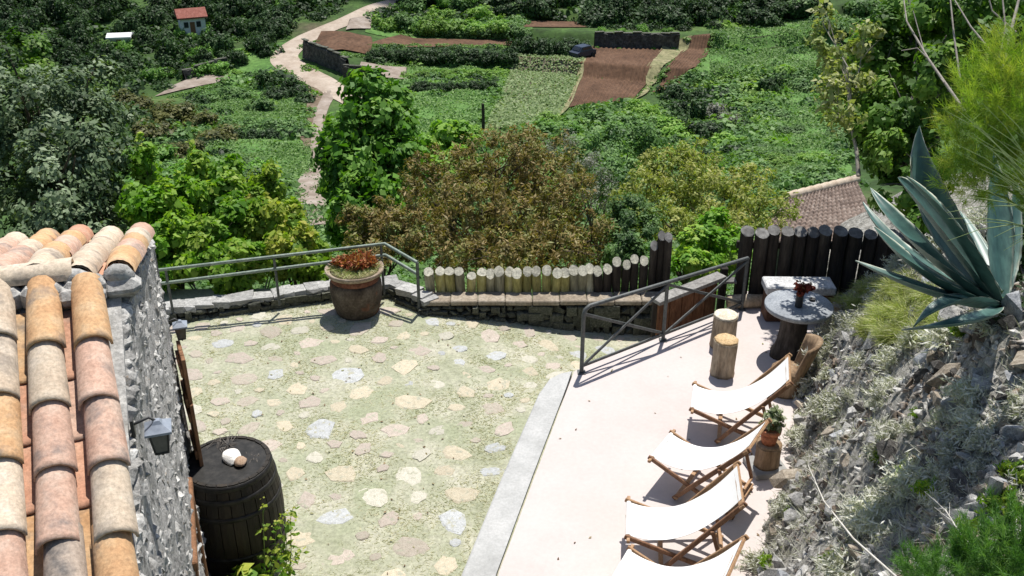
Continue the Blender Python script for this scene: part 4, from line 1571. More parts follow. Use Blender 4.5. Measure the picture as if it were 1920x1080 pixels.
m.grid(gface, 120, 80)
tops = []
for k in range(61):
    a = A0 * (1 - k / 60)
    tops.append(a)
vs = []
for a in tops:
    vs += [gface(1 - a / A0, 1), HP(a, -.5, zroof(a) - .07)]
m.add(vs, [(2 * i, 2 * i + 1, 2 * i + 3, 2 * i + 2) for i in range(60)])
m.add([HP(0, .02, -.3), HP(0, -5, -.3), HP(0, -5, zroof(0) - .05), HP(0, .0, zroof(0) - .05)], [(0, 1, 2, 3)])
m.add([HP(A0, .0, -.3), HP(A0, -5, -.3), HP(A0, -5, zroof(A0) - .05), HP(A0, .0, zroof(A0) - .05)], [(0, 3, 2, 1)])
gw = m.build("wall", M_HOUSEMORTAR, house)
HB_ = [hull_mesh("stone", rock_pts(80 + k, .95, 20), M_HOUSESTONE) for k in range(10)]
rw = random.Random(21)
items = []
z = -.05
while z < 3.6:
    hh = rw.uniform(.045, .10)
    a = A0 + .2
    while a < 0:
        wd = rw.uniform(.05, .17)
        zc = z + hh / 2 + rw.uniform(-.02, .02)
        if zc + hh / 2 < zroof(a + wd / 2) - .03 and a + wd < .03:
            items.append((a + wd / 2, zc, wd, hh))
        a += wd + .012
    z += hh + .008
vis = sorted(items, key=lambda q: (q[0] < -4.3, -(q[1] - max(0, -q[0] - 3.5))))
rw.shuffle(items)
for k in range(120):                                 # stones along the top of the gable, beside the verge tiles
    a = A0 + .3 + (7 - .35) * k / 120
    items.append((a, zroof(a) - .065 + rw.uniform(-.02, .012), rw.uniform(.07, .16), rw.uniform(.05, .09)))
vis = items
front = [q for q in vis if q[0] > -4.4][:10000]
rw.shuffle(front)
parts, rest = front[:290], front[290:]
rest = rest + [q for q in items if q[0] <= -4.4]


def hstone(q):
    a, zc, wd, hh = q
    bat = .05 * (1 - zc / 3.6) + .03 * noise.noise((a * 5, zc * 6, 1)) + .05 * noise.noise((a * 1.2, zc * 1.2, 4))
    loc = HP(a, -.082 + bat + rw.uniform(-.004, .010), zc)
    rot = hM.to_4x4() @ Matrix.Rotation(rw.uniform(-.06, .06), 4, 'X') @ Matrix.Rotation(rw.uniform(-.05, .05), 4, 'Z') @ Matrix.Rotation(rw.uniform(-.12, .12), 4, 'X')
    return loc, rot, (rw.uniform(.11, .14), wd * 1.25, hh * 1.3)


gwl = gw
for q in parts:
    loc, rot, sc = hstone(q)
    o = obj("stone", rw.choice(HB_), gwl, loc=loc, rot=rot.to_quaternion(), scale=sc)
    o.matrix_parent_inverse = Matrix.Identity(4)
    o.location = loc
its = []
for q in rest:
    loc, rot, sc = hstone(q)
    its.append(((80 + rw.randrange(10), 18, False), Matrix.Translation(loc) @ rot @ Matrix.Diagonal((*sc, 1))))
obj("small_stones", join_hulls("small_stones", its, mk("house_wall_stone_mass", [(.20, .195, .185), (.42, .41, .39), (.55, .54, .515)], 15, .92, .8, detail=10, finek=.45,
    fine=55, world=True, islandrand=.4)), gw, loc=(0, 0, 0), kind='stuff')

# roof: cover and pan tiles
def tile_mesh(name, mat, L=.46, w0=.182, w1=.155, th=.011, arc=1.0, n=9, flip=False):
    """half-round clay tile; local x across, y up the slope, z out; wide end at y=0"""
    m = MB()
    ring = []
    for (y, wd) in ((0, w0), (.03, w0 * .985), (L, w1)):
        for dr in (0, -th):
            for k in range(n):
                an = math.pi * (k / (n - 1))
                r = wd / 2 + dr
                ring.append((r * math.cos(an), y, max(0, r * math.sin(an)) * arc))
    if flip:
        ring = [(x, y, -z) for x, y, z in ring]
    fs = []
    for j in range(2):
        for k in range(n - 1):
            o0, o1 = j * 2 * n + k, (j + 1) * 2 * n + k
            fs.append((o0, o0 + 1, o1 + 1, o1))
            i0, i1 = j * 2 * n + n + k, (j + 1) * 2 * n + n + k
            fs.append((i0, i1, i1 + 1, i0 + 1))
    for k in range(n - 1):
        fs.append((k, n + k, n + k + 1, k + 1))
    if flip:
        fs = [f[::-1] for f in fs]
    m.add(ring, fs, 0, True)
    return m.mesh(name, mat)


COVER = [tile_mesh("roof_tile", mt) for mt in M_TILES]
PAN = [tile_mesh("roof_tile", mt, w0=.165, w1=.175, arc=.6, flip=True) for mt in M_TILES]
roof_m = MB()
for (a0, a1) in ((A0 - .1, RID), (RID, .12)):
    v4 = [HP(a0, -.06, zroof(a0) - .01), HP(a1, -.06, zroof(a1) - .01), HP(a1, -5.2, zroof(a1) - .01), HP(a0, -5.2, zroof(a0) - .01)]
    v8 = v4 + [q - Vector((0, 0, .1)) for q in v4]
    roof_m.add(v8, [(0, 1, 2, 3), (4, 7, 6, 5), (0, 4, 5, 1), (1, 5, 6, 2), (2, 6, 7, 3), (3, 7, 4, 0)])
roof = roof_m.build("roof", M_MORTAR, house)
roof_vec = house.location.copy()
rt = random.Random(33)
mass = []


def put_tile(cover, a, b, near, out=0.0, mi=None, yaw=0.0, single=True, sc=1.0):
    """wide end at a (lower end); the tile climbs towards the ridge"""
    ydir = (ha * 1 + Vector((0, 0, TN))).normalized() if near else (-ha + Vector((0, 0, TF))).normalized()
    z = zroof(a)
    xdir = hb if near else -hb
    xd = xdir
    zd = xd.cross(ydir).normalized()
    Mx = Matrix((xd, ydir, zd)).transposed().to_4x4() @ Matrix.Rotation(yaw + rt.uniform(-.02, .02), 4, 'Z') @ \
        Matrix.Rotation(R(-2.2) if cover else R(-1.2), 4, 'X') @ Matrix.Rotation(rt.uniform(-.02, .02), 4, 'Y')
    loc = HP(a, b, z) + zd * ((.045 if cover else .07) + out)
    if mi is None:
        mi = rt.choices(range(5), [.30, .30, .10, .08, .22] if cover else [.35, .15, .45, .0, .05])[0]
    lst = COVER if cover else PAN
    if single:
        o = obj("roof_tile", lst[mi], roof, loc=loc, rot=Mx.to_quaternion(), scale=(sc, sc, sc))
    else:
        mass.append((lst[mi], Matrix.Translation(loc) @ Mx, mi))


SPN = .216
EXP = .362
for c in range(18):
    b = -.215 - SPN * c
    yaw = R(3.4)
    for r in range(13):
        al = RID - .10 - EXP * math.cos(R(21)) * (r + 1) - (.06 if c == 0 else .05 * math.sin(c * 2.1))
        bb = b - (RID - al) * math.tan(R(2.2)) * -1.6
        put_tile(True, al, bb + rt.uniform(-.008, .008), True, .035, yaw=yaw, single=c < 5 and r < 11)
        put_tile(False, al - .12, bb - SPN / 2, True, 0, yaw=yaw, single=c < 5 and r < 11)
for c in range(18):
    b = -.05 - .20 * c
    ex = 0.0
    for r in range(5):
        al = RID - ex + .37 * (r + 1)
        put_tile(True, al, b + rt.uniform(-.01, .01), False, (-.005 if c < 2 else .03), mi=(None if c > 1 else [0, 1, 0, 4, 1, 4, 0][r] if c == 0 else 4), single=c < 7,
                 sc=1.0)
        if c > 0:
            put_tile(False, al + .12, b + .10, False, 0, single=c < 7)
# mortar closes the upper ends of the two edge columns
for b in (-.05, -.25):
    m = MB()
    m.lathe([(.001, -.04), (.05, -.035), (.072, 0), (.05, .035), (.001, .04)], 14, wob=.25, seed=int(-b * 100))
    me = m.mesh("mortar_patch", M_MORTAR)
    obj("mortar_patch", me, roof, loc=HP(RID - .075, b, zroof(RID) + .045), rot=(hM @ Matrix.Rotation(R(90), 3, 'X')).to_quaternion(), scale=(1.05, .9, 1.2))
    m = MB()
    m.box(HP(RID - .08, b, ZRID - .015), (.2, .16, .1), hM, 0, .04)
    m.build("mortar_patch", M_MORTAR, roof)
# ridge tiles lie across, mortared underneath
for k in range(14):
    b0 = -.27 - .40 * k
    p0, p1 = HP(RID - .02, b0, ZRID + .06 + rt.uniform(-.005, .005)), HP(RID - .02, b0 - .46, ZRID + .075)
    y_ = (p1 - p0).normalized()
    x_ = Vector((0, 0, 1)).cross(y_).normalized() * -1
    z_ = x_.cross(y_)
    if z_.z < 0:
        x_, z_ = -x_, -z_
    o = obj("ridge_tile", COVER[[4, 1, 4, 0, 4, 1, 2][k % 7]], roof, loc=p0, rot=Matrix((x_, y_, z_)).transposed().to_quaternion(), scale=(1.0, 1.05, .9))
m = MB()
rr_ = Matrix.Rotation(R(0), 3, 'X')
for k in range(24):
    b0 = -.12 - .2 * k
    m.box(HP(RID - .10, b0 - .1, ZRID + .0), (.205, .13 + .02 * math.sin(k * 2), .13), hM, 0, .03)
m.build("mortar_bed", M_MORTAR, roof)
m = MB()
m.lathe([(.05, -.01), (.112, .0), (.118, .03), (.112, .06), (.06, .075)], 14, (0, 0, 0), wob=.2, seed=4)
mo = m.mesh("mortar_patch", M_LIME)
o = obj("mortar_patch", mo, roof, loc=HP(RID - .02, -.74, ZRID + .075), rot=(hM @ Matrix.Rotation(R(90), 3, 'Y')).to_quaternion(), scale=(1.0, 1.0, 1.3))
m = MB()
m.box(HP(RID - .12, -.24, ZRID - .01), (.24, .20, .10), hM, 0, .035)
m.build("mortar_patch", M_MORTAR, roof)
# distant part of the roof: tiles joined
bym = {}
for me0, Mx, mi in mass:
    bym.setdefault(mi, []).append((me0, Mx))
V, F, MI = [], [], []
for mi, lst in bym.items():
    for me0, Mx in lst:
        o0 = len(V)
        V += [tuple(Mx @ v.co) for v in me0.vertices]
        for p in me0.polygons:
            F.append([o0 + i for i in p.vertices])
            MI.append(mi)
me = bpy.data.meshes.new("more_roof_tiles")
me.from_pydata(V, [], F)
for mt in M_TILES:
    me.materials.append(mt)
me.polygons.foreach_set("material_index", MI)
me.polygons.foreach_set("use_smooth", [True] * len(F))
obj("more_roof_tiles", me, roof, loc=(0, 0, 0), kind='stuff')
for o in list(roof.children):
    if o.name.startswith(("roof_tile", "ridge_tile", "mortar_patch", "more_roof")) and o.matrix_parent_inverse == Matrix.Identity(4):
        pass

# shutters and door on the gable wall, near its far corner
def leaf_panel(name, a, z0, z1, wd, swing, b0=.055, mat=None):
    m = MB()
    hin = HP(a, b0, 0)
    dirv = (-ha * math.cos(swing) + hb * math.sin(swing))
    nrm = Vector((dirv.y, -dirv.x, 0))
    Mx = Matrix((dirv, nrm, Vector((0, 0, 1)))).transposed()
    for k in range(4):
        c = hin + dirv * (wd * (k + .5) / 4)
        m.box((c.x, c.y, (z0 + z1) / 2), (wd / 4 - .006, .03, z1 - z0), Mx, 0, .004)
    for zz0 in (z0 + .12, z1 - .12):
        c = hin + dirv * wd / 2 + nrm * .025
        m.box((c.x, c.y, zz0), (wd * .94, .022, .08), Mx, 0, .003)
    return m.build(name, mat or M_DOORWOOD, house)


leaf_panel("shutter", -.02, 1.50, 2.02, .34, R(6), .05)
leaf_panel("shutter", -.03, 1.02, 1.62, .36, R(6), .05)
m = MB()
m.box(HP(-1.55, -.02, .62), (.05, .74, 1.3), hM, 0, .006)
m.build("door", M_DOORWOOD, house)
m = MB()
for a_ in (-1.97, -1.13):
    m.box(HP(a_, -.01, .66), (.09, .07, 1.42), hM, 0, .008)
m.box(HP(-1.55, -.008, 1.41), (.1, .95, .08), hM, 0, .008)
m.build("door_frame", M_DOORWOOD, house)


def lantern(label, c, s, out):
    """small wall lantern: bracket, cap, glazed body"""
    t = thing("wall_lantern", c, label, "lantern")
    X_, Y_, Z_ = hb, ha, Vector((0, 0, 1))
    m = MB()
    w0, w1, h = .055 * s, .038 * s, .15 * s
    for zc, wq, tt in ((0, w0, .012), (-h, w1, .012)):
        m.box(c + Z_ * zc, (wq * 2.05, wq * 2.05, tt * s), hM, 0, .001)
    for sx in (-1, 1):
        for sy in (-1, 1):
            m.tube([c + X_ * sx * w0 + Y_ * sy * w0, c + X_ * sx * w1 + Y_ * sy * w1 - Z_ * h], .006 * s, 6)
    m.tube([c - Z_ * h, c - Z_ * (h + .035 * s)], [.02 * s, .006 * s], 8)
    m.build("frame", M_BLACKMETAL, t)
    for ax, ay in ((X_, Y_), (-X_, Y_), (Y_, X_), (-Y_, X_)):
        m = MB()
        g = .004 * s
        m.add([c + ax * (w0 - g) - ay * w0 * .9 - Z_ * .006, c + ax * (w0 - g) + ay * w0 * .9 - Z_ * .006,
               c + ax * (w1 - g) + ay * w1 * .9 - Z_ * h * .97, c + ax * (w1 - g) - ay * w1 * .9 - Z_ * h * .97,
               c + ax * (w0 - 2 * g) - ay * w0 * .9 - Z_ * .006, c + ax * (w0 - 2 * g) + ay * w0 * .9 - Z_ * .006,
               c + ax * (w1 - 2 * g) + ay * w1 * .9 - Z_ * h * .97, c + ax * (w1 - 2 * g) - ay * w1 * .9 - Z_ * h * .97],
              [(0, 1, 2, 3), (7, 6, 5, 4), (0, 4, 5, 1), (1, 5, 6, 2), (2, 6, 7, 3), (3, 7, 4, 0)])
        m.build("glass_pane", M_LANTGLASS, t)
    m = MB()
    vs = []
    for zc, wq in ((.005, .078), (.02, .078), (.055, .03), (.075, .016)):
        vs += [c + X_ * sx * wq * s + Y_ * sy * wq * s + Z_ * zc * s for sx, sy in ((-1, -1), (1, -1), (1, 1), (-1, 1))]
    m.add(vs, [(j * 4 + i, j * 4 + (i + 1) % 4, j * 4 + 4 + (i + 1) % 4, j * 4 + 4 + i) for j in range(3) for i in range(4)] + [(3, 2, 1, 0), (12, 13, 14, 15)])
    m.build("cap", M_ZINC, t)
    m = MB()
    m.tube([c + Z_ * .06 * s, c + Z_ * .10 * s - out * .04 * s, c + Z_ * .07 * s - out * .13 * s], .009 * s, 6)
    m.box(c - out * .14 * s + Z_ * .05 * s, (.02 * s, .06 * s, .12 * s), hM, 0, .002)
    m.build("bracket", M_BLACKMETAL, t)


lantern("wall lantern with a grey cap in the middle of the stone gable, facing the patio", D(297, 806, 4.72), .78, hb)
lantern("small wall lantern with a grey cap at the far corner of the stone gable", HP(.0, .085, 2.13), .72, hb)

# ------------------------------------------------------------------ rubble bank at the right
BO, BE, BN = Vector((2.05, 6.41, 0)), Vector((.364, .931, 0)), Vector((.931, -.364, 0))


def bh(s, t):
    w_ = .12 * noise.noise((t * 1.1, 3.3, 0)) + .05 * noise.noise((t * 4, 1.3, 0))
    s2 = s + w_
    if s2 < 0:
        return -.3
    h = 2.25 * (1 - (1 - min(1, s2 / 1.5)) ** 1.25) + .38 * max(0, s2 - 1.5)
    h += (.16 * noise.noise((s * 2.2, t * 2.2, 1)) + .07 * noise.noise((s * 6, t * 6, 2))) * min(1, s2 * 4)
    h += .44 * math.exp(-((s - 1.6) / .55) ** 2 - ((t - .3) / .8) ** 2)
    if t > 3.2:
        k = min(1, (t - 3.2) / 2.2)
        h *= 1 - .55 * k
    return h


def BPt(s, t, dz=0):
    q = BO + BE * t + BN * s
    q.z = bh(s, t) + dz
    return q


def bank_at(u, v):
    """point where a line of sight of the photograph meets the bank"""
    r = ray(u, v)
    d = 3.0
    while d < 16:
        q = Vector((0, 0, CAMH)) + r * d
        rel = Vector((q.x, q.y, 0)) - BO
        s, t = rel.dot(BN), rel.dot(BE)
        if s > -.1 and q.z < bh(s, t):
            return Vector((q.x, q.y, bh(s, t)))
        d += .02
    return None


m = MB()
m.grid(lambda u, v: BPt(-.12 + (7.0 * u ** 1.5), -5.5 + 13.5 * v), 90, 200)
bank = m.build("bank", M_BANK, kind='structure')
RK = [[hull_mesh("stone", rock_pts(200 + 9 * i + k, flat=.75, n=14), mt) for k in range(6)] for i, mt in enumerate(M_ROCK)]
rr = random.Random(77)
cand = []
for k in range(560):
    s = 1.75 * rr.random() ** .9
    t = rr.uniform(-3.2, 4.6)
    size = min(.30, .075 * math.exp(rr.gauss(.25, .5)))
    cand.append((s, t, size))
for k in range(44):                                  # larger rocks along the crest
    cand.append((1.25 + rr.uniform(-.2, .4), rr.uniform(-1.7, 1.6), rr.uniform(.12, .25)))
for k in range(22):                                  # a few big ones at the foot
    cand.append((rr.uniform(.02, .25), rr.uniform(-1.2, 3.9), rr.uniform(.12, .22)))


def cdist(c):
    q = BPt(c[0], c[1])
    return c[2] / (q - Vector((0, 0, CAMH))).length


cand.sort(key=lambda c: -cdist(c))
its = []
for i, (s, t, size) in enumerate(cand):
    q = BPt(s, t, size * .12)
    rot = Quaternion((rr.gauss(0, 1), rr.gauss(0, 1), rr.gauss(0, 1), rr.gauss(0, 1))).normalized()
    sc = (size * rr.uniform(.9, 1.4), size * rr.uniform(.7, 1.1), size * rr.uniform(.6, 1))
    mi = rr.choices(range(4), [.42, .2, .22, .16])[0]
    if i < 295:
        obj("stone", RK[mi][rr.randrange(6)], bank, loc=q, rot=rot, scale=sc)
    else:
        its.append(((200 + 9 * mi + rr.randrange(6), 14, False), Matrix.Translation(q) @ rot.to_matrix().to_4x4() @ Matrix.Diagonal((*sc, 1))))
for k in range(5200):
    s, t = 1.9 * rr.random() ** .8 - .03, rr.uniform(-3.4, 4.9)
    size = rr.uniform(.025, .095)
    q = BPt(s, t, size * .2)
    rot = Quaternion((rr.gauss(0, 1), rr.gauss(0, 1), rr.gauss(0, 1), rr.gauss(0, 1))).normalized()
    its.append(((200 + rr.randrange(30), 9, False), Matrix.Translation(q) @ rot.to_matrix().to_4x4() @ Matrix.Diagonal((size * 1.3, size, size * .8, 1))))
obj("small_rubble", join_hulls("small_rubble", its, mk("rubble_mass", [(.17, .163, .152), (.40, .388, .365), (.58, .565, .54)], 11, .92, .7, detail=9,
    fine=45, world=True, islandrand=.5, cols2=(.25, .195, .15), scale2=3, pos2=[.5, .6])), bank, kind='stuff')


# dry cushions, tufts and weeds on the bank
def tuft(name, n, h, spread, width, mat, seed, curve=.4, lean=(0, 0, 0), radial=.8):
    """thin bent blades from one foot"""
    rg = np.random.default_rng(seed)
    a = rg.random(n) * 6.283
    r = np.sqrt(rg.random(n)) * spread * .45
    b0 = np.column_stack([r * np.cos(a), r * np.sin(a), np.zeros(n)])
    el = rg.random(n)
    out = radial * spread * (.3 + el)
    hh = h * (.5 + .6 * rg.random(n)) * (1.1 - .6 * el)
    a2 = a + rg.normal(0, .5, n)
    mid = b0 + np.column_stack([out * .45 * np.cos(a2), out * .45 * np.sin(a2), hh * .75]) + np.array(lean) * .4
    tip = b0 + np.column_stack([out * np.cos(a2), out * np.sin(a2), hh * (1 - curve * el)]) + np.array(lean) + rg.normal(0, .02, (n, 3))
    base = np.concatenate([b0, mid - (tip - mid) * .05])
    tips = np.concatenate([mid + (tip - mid) * .25, tip])
    ti = np.concatenate([rg.random(n)] * 2)
    return blade_mesh(name, base, tips, np.full(2 * n, width), ti, mat)


def cushion(name, n, mat, seed, leaf=.05, aspect=.16):
    """twiggy cushion of fine leaves, unit radius about 1"""
    rg = np.random.default_rng(seed)
    m_ = 40
    d = rg.normal(size=(m_, 3))
    d[:, 2] = np.abs(d[:, 2]) * .8
    d /= np.linalg.norm(d, axis=1, keepdims=True)
    rad = .55 + .5 * rg.random(m_)
    k = rg.integers(0, m_, n)
    f = rg.random(n) ** .5
    c = d[k] * (rad[k] * f)[:, None] + rg.normal(0, .10, (n, 3)) * f[:, None]
    tt = d[k] + rg.normal(0, .7, (n, 3))
    tint = .5 * rg.random(m_)[k] + .5 * rg.random(n)
    return leaf_mesh(name, c, rg.normal(size=(n, 3)) + [0, 0, .4], tt, leaf * (.6 + .9 * rg.random(n)), aspect, tint, mat)


CUSH = [cushion("dry_shrub", 1500, L_DRY, 300 + k, leaf=.26) for k in range(4)]
CUSHG = [cushion("weed", 900, L_WEED, 320 + k, leaf=.3, aspect=.3) for k in range(2)]
TUFT = [tuft("grass_tuft", 420, .9, .9, .022, L_TUFT, 340 + k) for k in range(3)]
rd = random.Random(55)
k = 0
while k < 112:
    s, t = 1.6 * rd.random(), rd.uniform(-2.6, 4.4)
    if noise.noise((s * 1.2, t * 1.2, 7)) < -.18:
        continue
    if s > .9 and -.3 < t < 1.7 and rd.random() < .75:
        continue
    k += 1
    r = rd.uniform(.11, .27)
    obj("dry_shrub", rd.choice(CUSH), loc=BPt(s, t, -.02), rot=(rd.uniform(-.3, .1), rd.uniform(-.5, -.1), rd.uniform(0, 6.28)), scale=(r, r, r * rd.uniform(.7, 1)),
        label="small grey dry cushion shrub rooted among the stones of the rubble bank", cat="shrub", group="dry cushion shrubs on the rubble bank")
for (u, v, r) in ((1830, 1010, .16), (1745, 935, .13), (1700, 890, .10), (1880, 960, .16), (1900, 900, .12), (1560, 1060, .11), (1440, 1060, .1), (1650, 860, .09),
                  (1770, 640, .12), (1800, 630, .1), (1720, 780, .07), (1830, 560, .12), (1480, 960, .07)):
    q = bank_at(u, v)
    if q:
        obj("weed", rd.choice(CUSHG), loc=q, rot=(0, -.3, rd.uniform(0, 6.28)), scale=r, label="small fresh green weed growing out of the rubble bank", cat="weed",
            group="green weeds on the rubble bank")
for k in range(52):
    u, v = rd.uniform(1560, 1770), rd.uniform(535, 650)
    q = bank_at(u, v)
    if q and not (u < 1625 and v > 585):
        r = rd.uniform(.14, .26)
        obj("grass_tuft", rd.choice(TUFT), loc=q - Vector((0, 0, .02)), rot=(rd.uniform(-.2, .2), rd.uniform(-.3, .1), rd.uniform(0, 6.28)), scale=r,
            label="pale green grass tuft on the bank below the agave", cat="grass tuft", group="pale grass tufts below the agave")
# thin dry grass hanging over the bank
rg = np.random.default_rng(71)
nb = 26000
ss, tt = 1.75 * rg.random(nb), -3.2 + 8.0 * rg.random(nb)
dn = np.array([noise.noise((a * 1.6, b * 1.6, 17)) for a, b in zip(ss, tt)])
kp = dn + rg.normal(0, .22, nb) > .10
ss, tt = ss[kp], tt[kp]
pb = np.array([tuple(BPt(a, b, .0)) for a, b in zip(ss, tt)])
nb = len(pb)
dv = rg.normal(0, .6, (nb, 3)) + np.array([-.45, .25, .55])
dv /= np.linalg.norm(dv, axis=1, keepdims=True)
obj("dry_grass", blade_mesh("dry_grass", pb, pb + dv * (.05 + .11 * rg.random(nb))[:, None], .004 + .004 * rg.random(nb), rg.random(nb), L_DRY), kind='stuff',
    label="thin grey dry grass hanging over the stones of the rubble bank")
# two long dead stalks
for lab, pts in (("long pale dead stalk arching over the rubble bank at lower centre right", ((1515, 872, 7.6), (1545, 940, 6.9), (1600, 1010, 6.2), (1690, 1090, 5.5))),
                 ("pale dead stalk over the green plant in the lower right corner", ((1772, 955, 5.6), (1800, 1000, 5.2), (1850, 1050, 4.9), (1890, 1100, 4.6)))):
    m = MB()
    P_ = [D(*q) for q in pts]
    m.tube(P_, [.003, .005, .0065, .007], 6)
    for j in range(7):
        f = rd.random() * .45
        q = P_[0].lerp(P_[1], f * 2)
        m.tube([q, q + Vector((rd.uniform(-.1, .05), rd.uniform(0, .12), rd.uniform(-.02, .08)))], [.002, .001], 4)
    m.build("dead_stalk", M_STALK, label=lab, cat="stalk")

# ------------------------------------------------------------------ agave
AG = D(1880, 545, 7.0)
AG.z -= .12
t = thing("agave", AG, "large blue-green agave with pale leaf margins on top of the bank", "agave")
m_, n_, out_ = _base("agave_leaf")
b_ = n_.nodes.new("ShaderNodeBsdfPrincipled")
n_.links.new(b_.outputs[0], out_.inputs[0])
at = n_.nodes.new("ShaderNodeAttribute")
at.attribute_name = "edge"
rpm = ramp(n_, [(.04, .10, .088), (.065, .14, .122), (.10, .185, .16), (.48, .50, .42)], [0, .45, .82, .94])
n_.links.new(at.outputs["Fac"], rpm.inputs[0])
nzt = n_.nodes.new("ShaderNodeTexNoise")
nzt.inputs["Scale"].default_value = 9
nzt.inputs["Detail"].default_value = 6
rp2 = ramp(n_, [(.7, .72, .72), (1.25, 1.22, 1.2)], [.35, .68])
n_.links.new(nzt.outputs["Fac"], rp2.inputs[0])
n_.links.new(mix(n_, rpm.outputs[0], rp2.outputs[0], 1.0, 'MULTIPLY'), b_.inputs["Base Color"])
b_.inputs["Roughness"].default_value = .42
b_.inputs["Specular IOR Level"].default_value = .5
M_AGAVE = m_


def agave_leaf(p0, p1, p2, wid, twist=0, seg=18):
    """gutter-shaped leaf from p0 through p1 to the sharp tip p2"""
    vs, ed = [], []
    prev = None
    th = .018
    for i in range(seg + 1):
        f = i / seg
        q = p0 * (1 - f) ** 2 + p1 * 2 * f * (1 - f) + p2 * f * f
        tn = ((p1 - p0) * (1 - f) + (p2 - p1) * f).normalized()
        side = tn.cross(Vector((0, 0, 1)))
        if side.length < .15:
            side = Vector((0, 1, 0)).cross(tn) * -1
        side.normalize()
        side = Quaternion(tn, twist) @ side
        nr = side.cross(tn).normalized()
        wd = wid * (min(1, .62 + 1.35 * f) if f < .35 else 1.09 * (1 - ((f - .35) / .65) ** 1.9) ** .85) * .5
        wd = max(wd, .002)
        for k in range(9):
            x = (k - 4) / 4
            lift = .42 * wd * x * x
            tooth = 1 + (.05 if (i % 2 and abs(x) == 1) else 0)
            vs.append(q + side * x * wd * tooth + nr * lift)
            ed.append(abs(x) ** 1.0 * .97 if abs(x) < 1 else 1.0)
        for k in range(9):
            x = (k - 4) / 4
            vs.append(q + side * x * wd * .985 + nr * (.42 * wd * x * x - (th + .2 * wd) * (1 - x * x) * (1 - .7 * f) - .002))
            ed.append(abs(x) * .7)
    fs = []
    for i in range(seg):
        a, b = i * 18, (i + 1) * 18
        for k in range(8):
            fs.append((a + k, a + k + 1, b + k + 1, b + k))
            fs.append((a + 9 + k, b + 9 + k, b + 10 + k, a + 10 + k))
        fs.append((a, b, b + 9, a + 9))
        fs.append((a + 8, a + 17, b + 17, b + 8))
    me = bpy.data.meshes.new("leaf")
    me.from_pydata([tuple(q) for q in vs], [], fs)
    me.polygons.foreach_set("use_smooth", [True] * len(fs))
    at = me.attributes.new("edge", 'FLOAT', 'POINT')
    at.data.foreach_set("value", np.array(ed, dtype=np.float32))
    me.materials.append(M_AGAVE)
    obj("leaf", me, t)


for (mu, mv, md, tu, tv, td, wd, tw) in (
        (1752, 400, 6.9, 1724, 236, 6.9, .30, -.9),      # tall upright leaf
        (1742, 400, 6.6, 1684, 332, 6.5, .22, -.5),
        (1800, 440, 6.6, 1700, 330, 6.3, .25, -.3),
        (1730, 470, 6.6, 1632, 352, 6.8, .23, -.2),
        (1700, 480, 7.1, 1618, 378, 7.4, .20, .2),
        (1740, 520, 6.5, 1640, 425, 6.5, .22, -.1),
        (1760, 555, 6.5, 1604, 488, 6.6, .20, .1),
        (1790, 560, 6.4, 1712, 612, 6.4, .17, .2),
        (1830, 600, 6.3, 1690, 618, 6.6, .15, .1),
        (1868, 420, 7.2, 1862, 285, 7.3, .28, .3),
        (1895, 450, 7.3, 1905, 330, 7.4, .2, .6),
        (1840, 480, 7.4, 1800, 395, 7.8, .2, .1)):
    p0 = AG + (D(mu, mv, md) - AG) * .06
    mid = D(mu, mv, md)
    tip = D(tu, tv, td)
    ctrl = mid * 2 - (p0 + tip) * .5
    ctrl = mid.lerp(ctrl, .75)
    agave_leaf(p0, ctrl, tip, wd * .76, tw)
m = MB()
m.lathe([(.10, -.35), (.12, -.15), (.09, -.04), (.03, .04)], 14, AG, wob=.2)
m.build("stem", M_DARKTRUNK, t)

# ------------------------------------------------------------------ stone table, bench, stools, log chair
def stump(name, label, cat, c, r0, r1, h, topmat, seed, group=None, lean=0, n=22, bark=None):
    t = thing(name, c, label, cat, group)
    m = MB()
    prof = [(r0 * 1.04, 0), (r0, .03), ((r0 + r1) / 2 * .97, h * .5), (r1 * .99, h * .9), (r1, h - .012)]
    m.lathe(prof, n, c, wob=.16, seed=seed)
    if lean:
        m.v = [(x + (z - c.z) * lean, y, z) for x, y, z in m.v]
    m.build("bark", bark or M_STUMP, t)
    m = MB()
    m.lathe([(r1 * .955, h - .03), (r1 * .965, h + .003), (r1 * .9, h + .009), (.001, h + .011)], n, c, wob=.16, seed=seed)
    if lean:
        m.v = [(x + (z - c.z) * lean, y, z) for x, y, z in m.v]
    m.build("cut_face", topmat, t)
    return t


TZ = .045
tc = P(1498, 571, .70)
t = thing("table", Vector((tc.x, tc.y, TZ)), "round grey stone table on a thick tree trunk base", "table")
m = MB()
m.lathe([(.30, .60), (.372, .605), (.382, .625), (.382, .652), (.374, .662), (.001, .664)], 48, (tc.x, tc.y, TZ), wob=.015, seed=3)
m.build("table_top", M_TABLETOP, t)
m = MB()
m.lathe([(.235, 0), (.20, .06), (.165, .2), (.15, .38), (.16, .52), (.20, .612)], 24, (tc.x - .02, tc.y + .02, TZ), wob=.2, seed=8)
m.build("pedestal", M_DARKTRUNK, t)
ttop = TZ + .665
vc = P(1497, 575, ttop)
t = thing("vase", Vector((vc.x, vc.y, ttop)), "small dark cylindrical vase on the round stone table", "vase")
m = MB()
m.lathe([(.038, 0), (.043, .01), (.043, .15), (.047, .16), (.041, .162), (.038, .03), (.001, .028)], 20, (vc.x, vc.y, ttop))
m.build("vase_body", M_TABLETOP if False else M_BLACKMETAL, t)
t = thing("flowers", Vector((vc.x, vc.y, ttop + .1)), "bunch of rust red and cream flowers in the dark vase", "flowers")
m = MB()
rf = random.Random(4)
heads = []
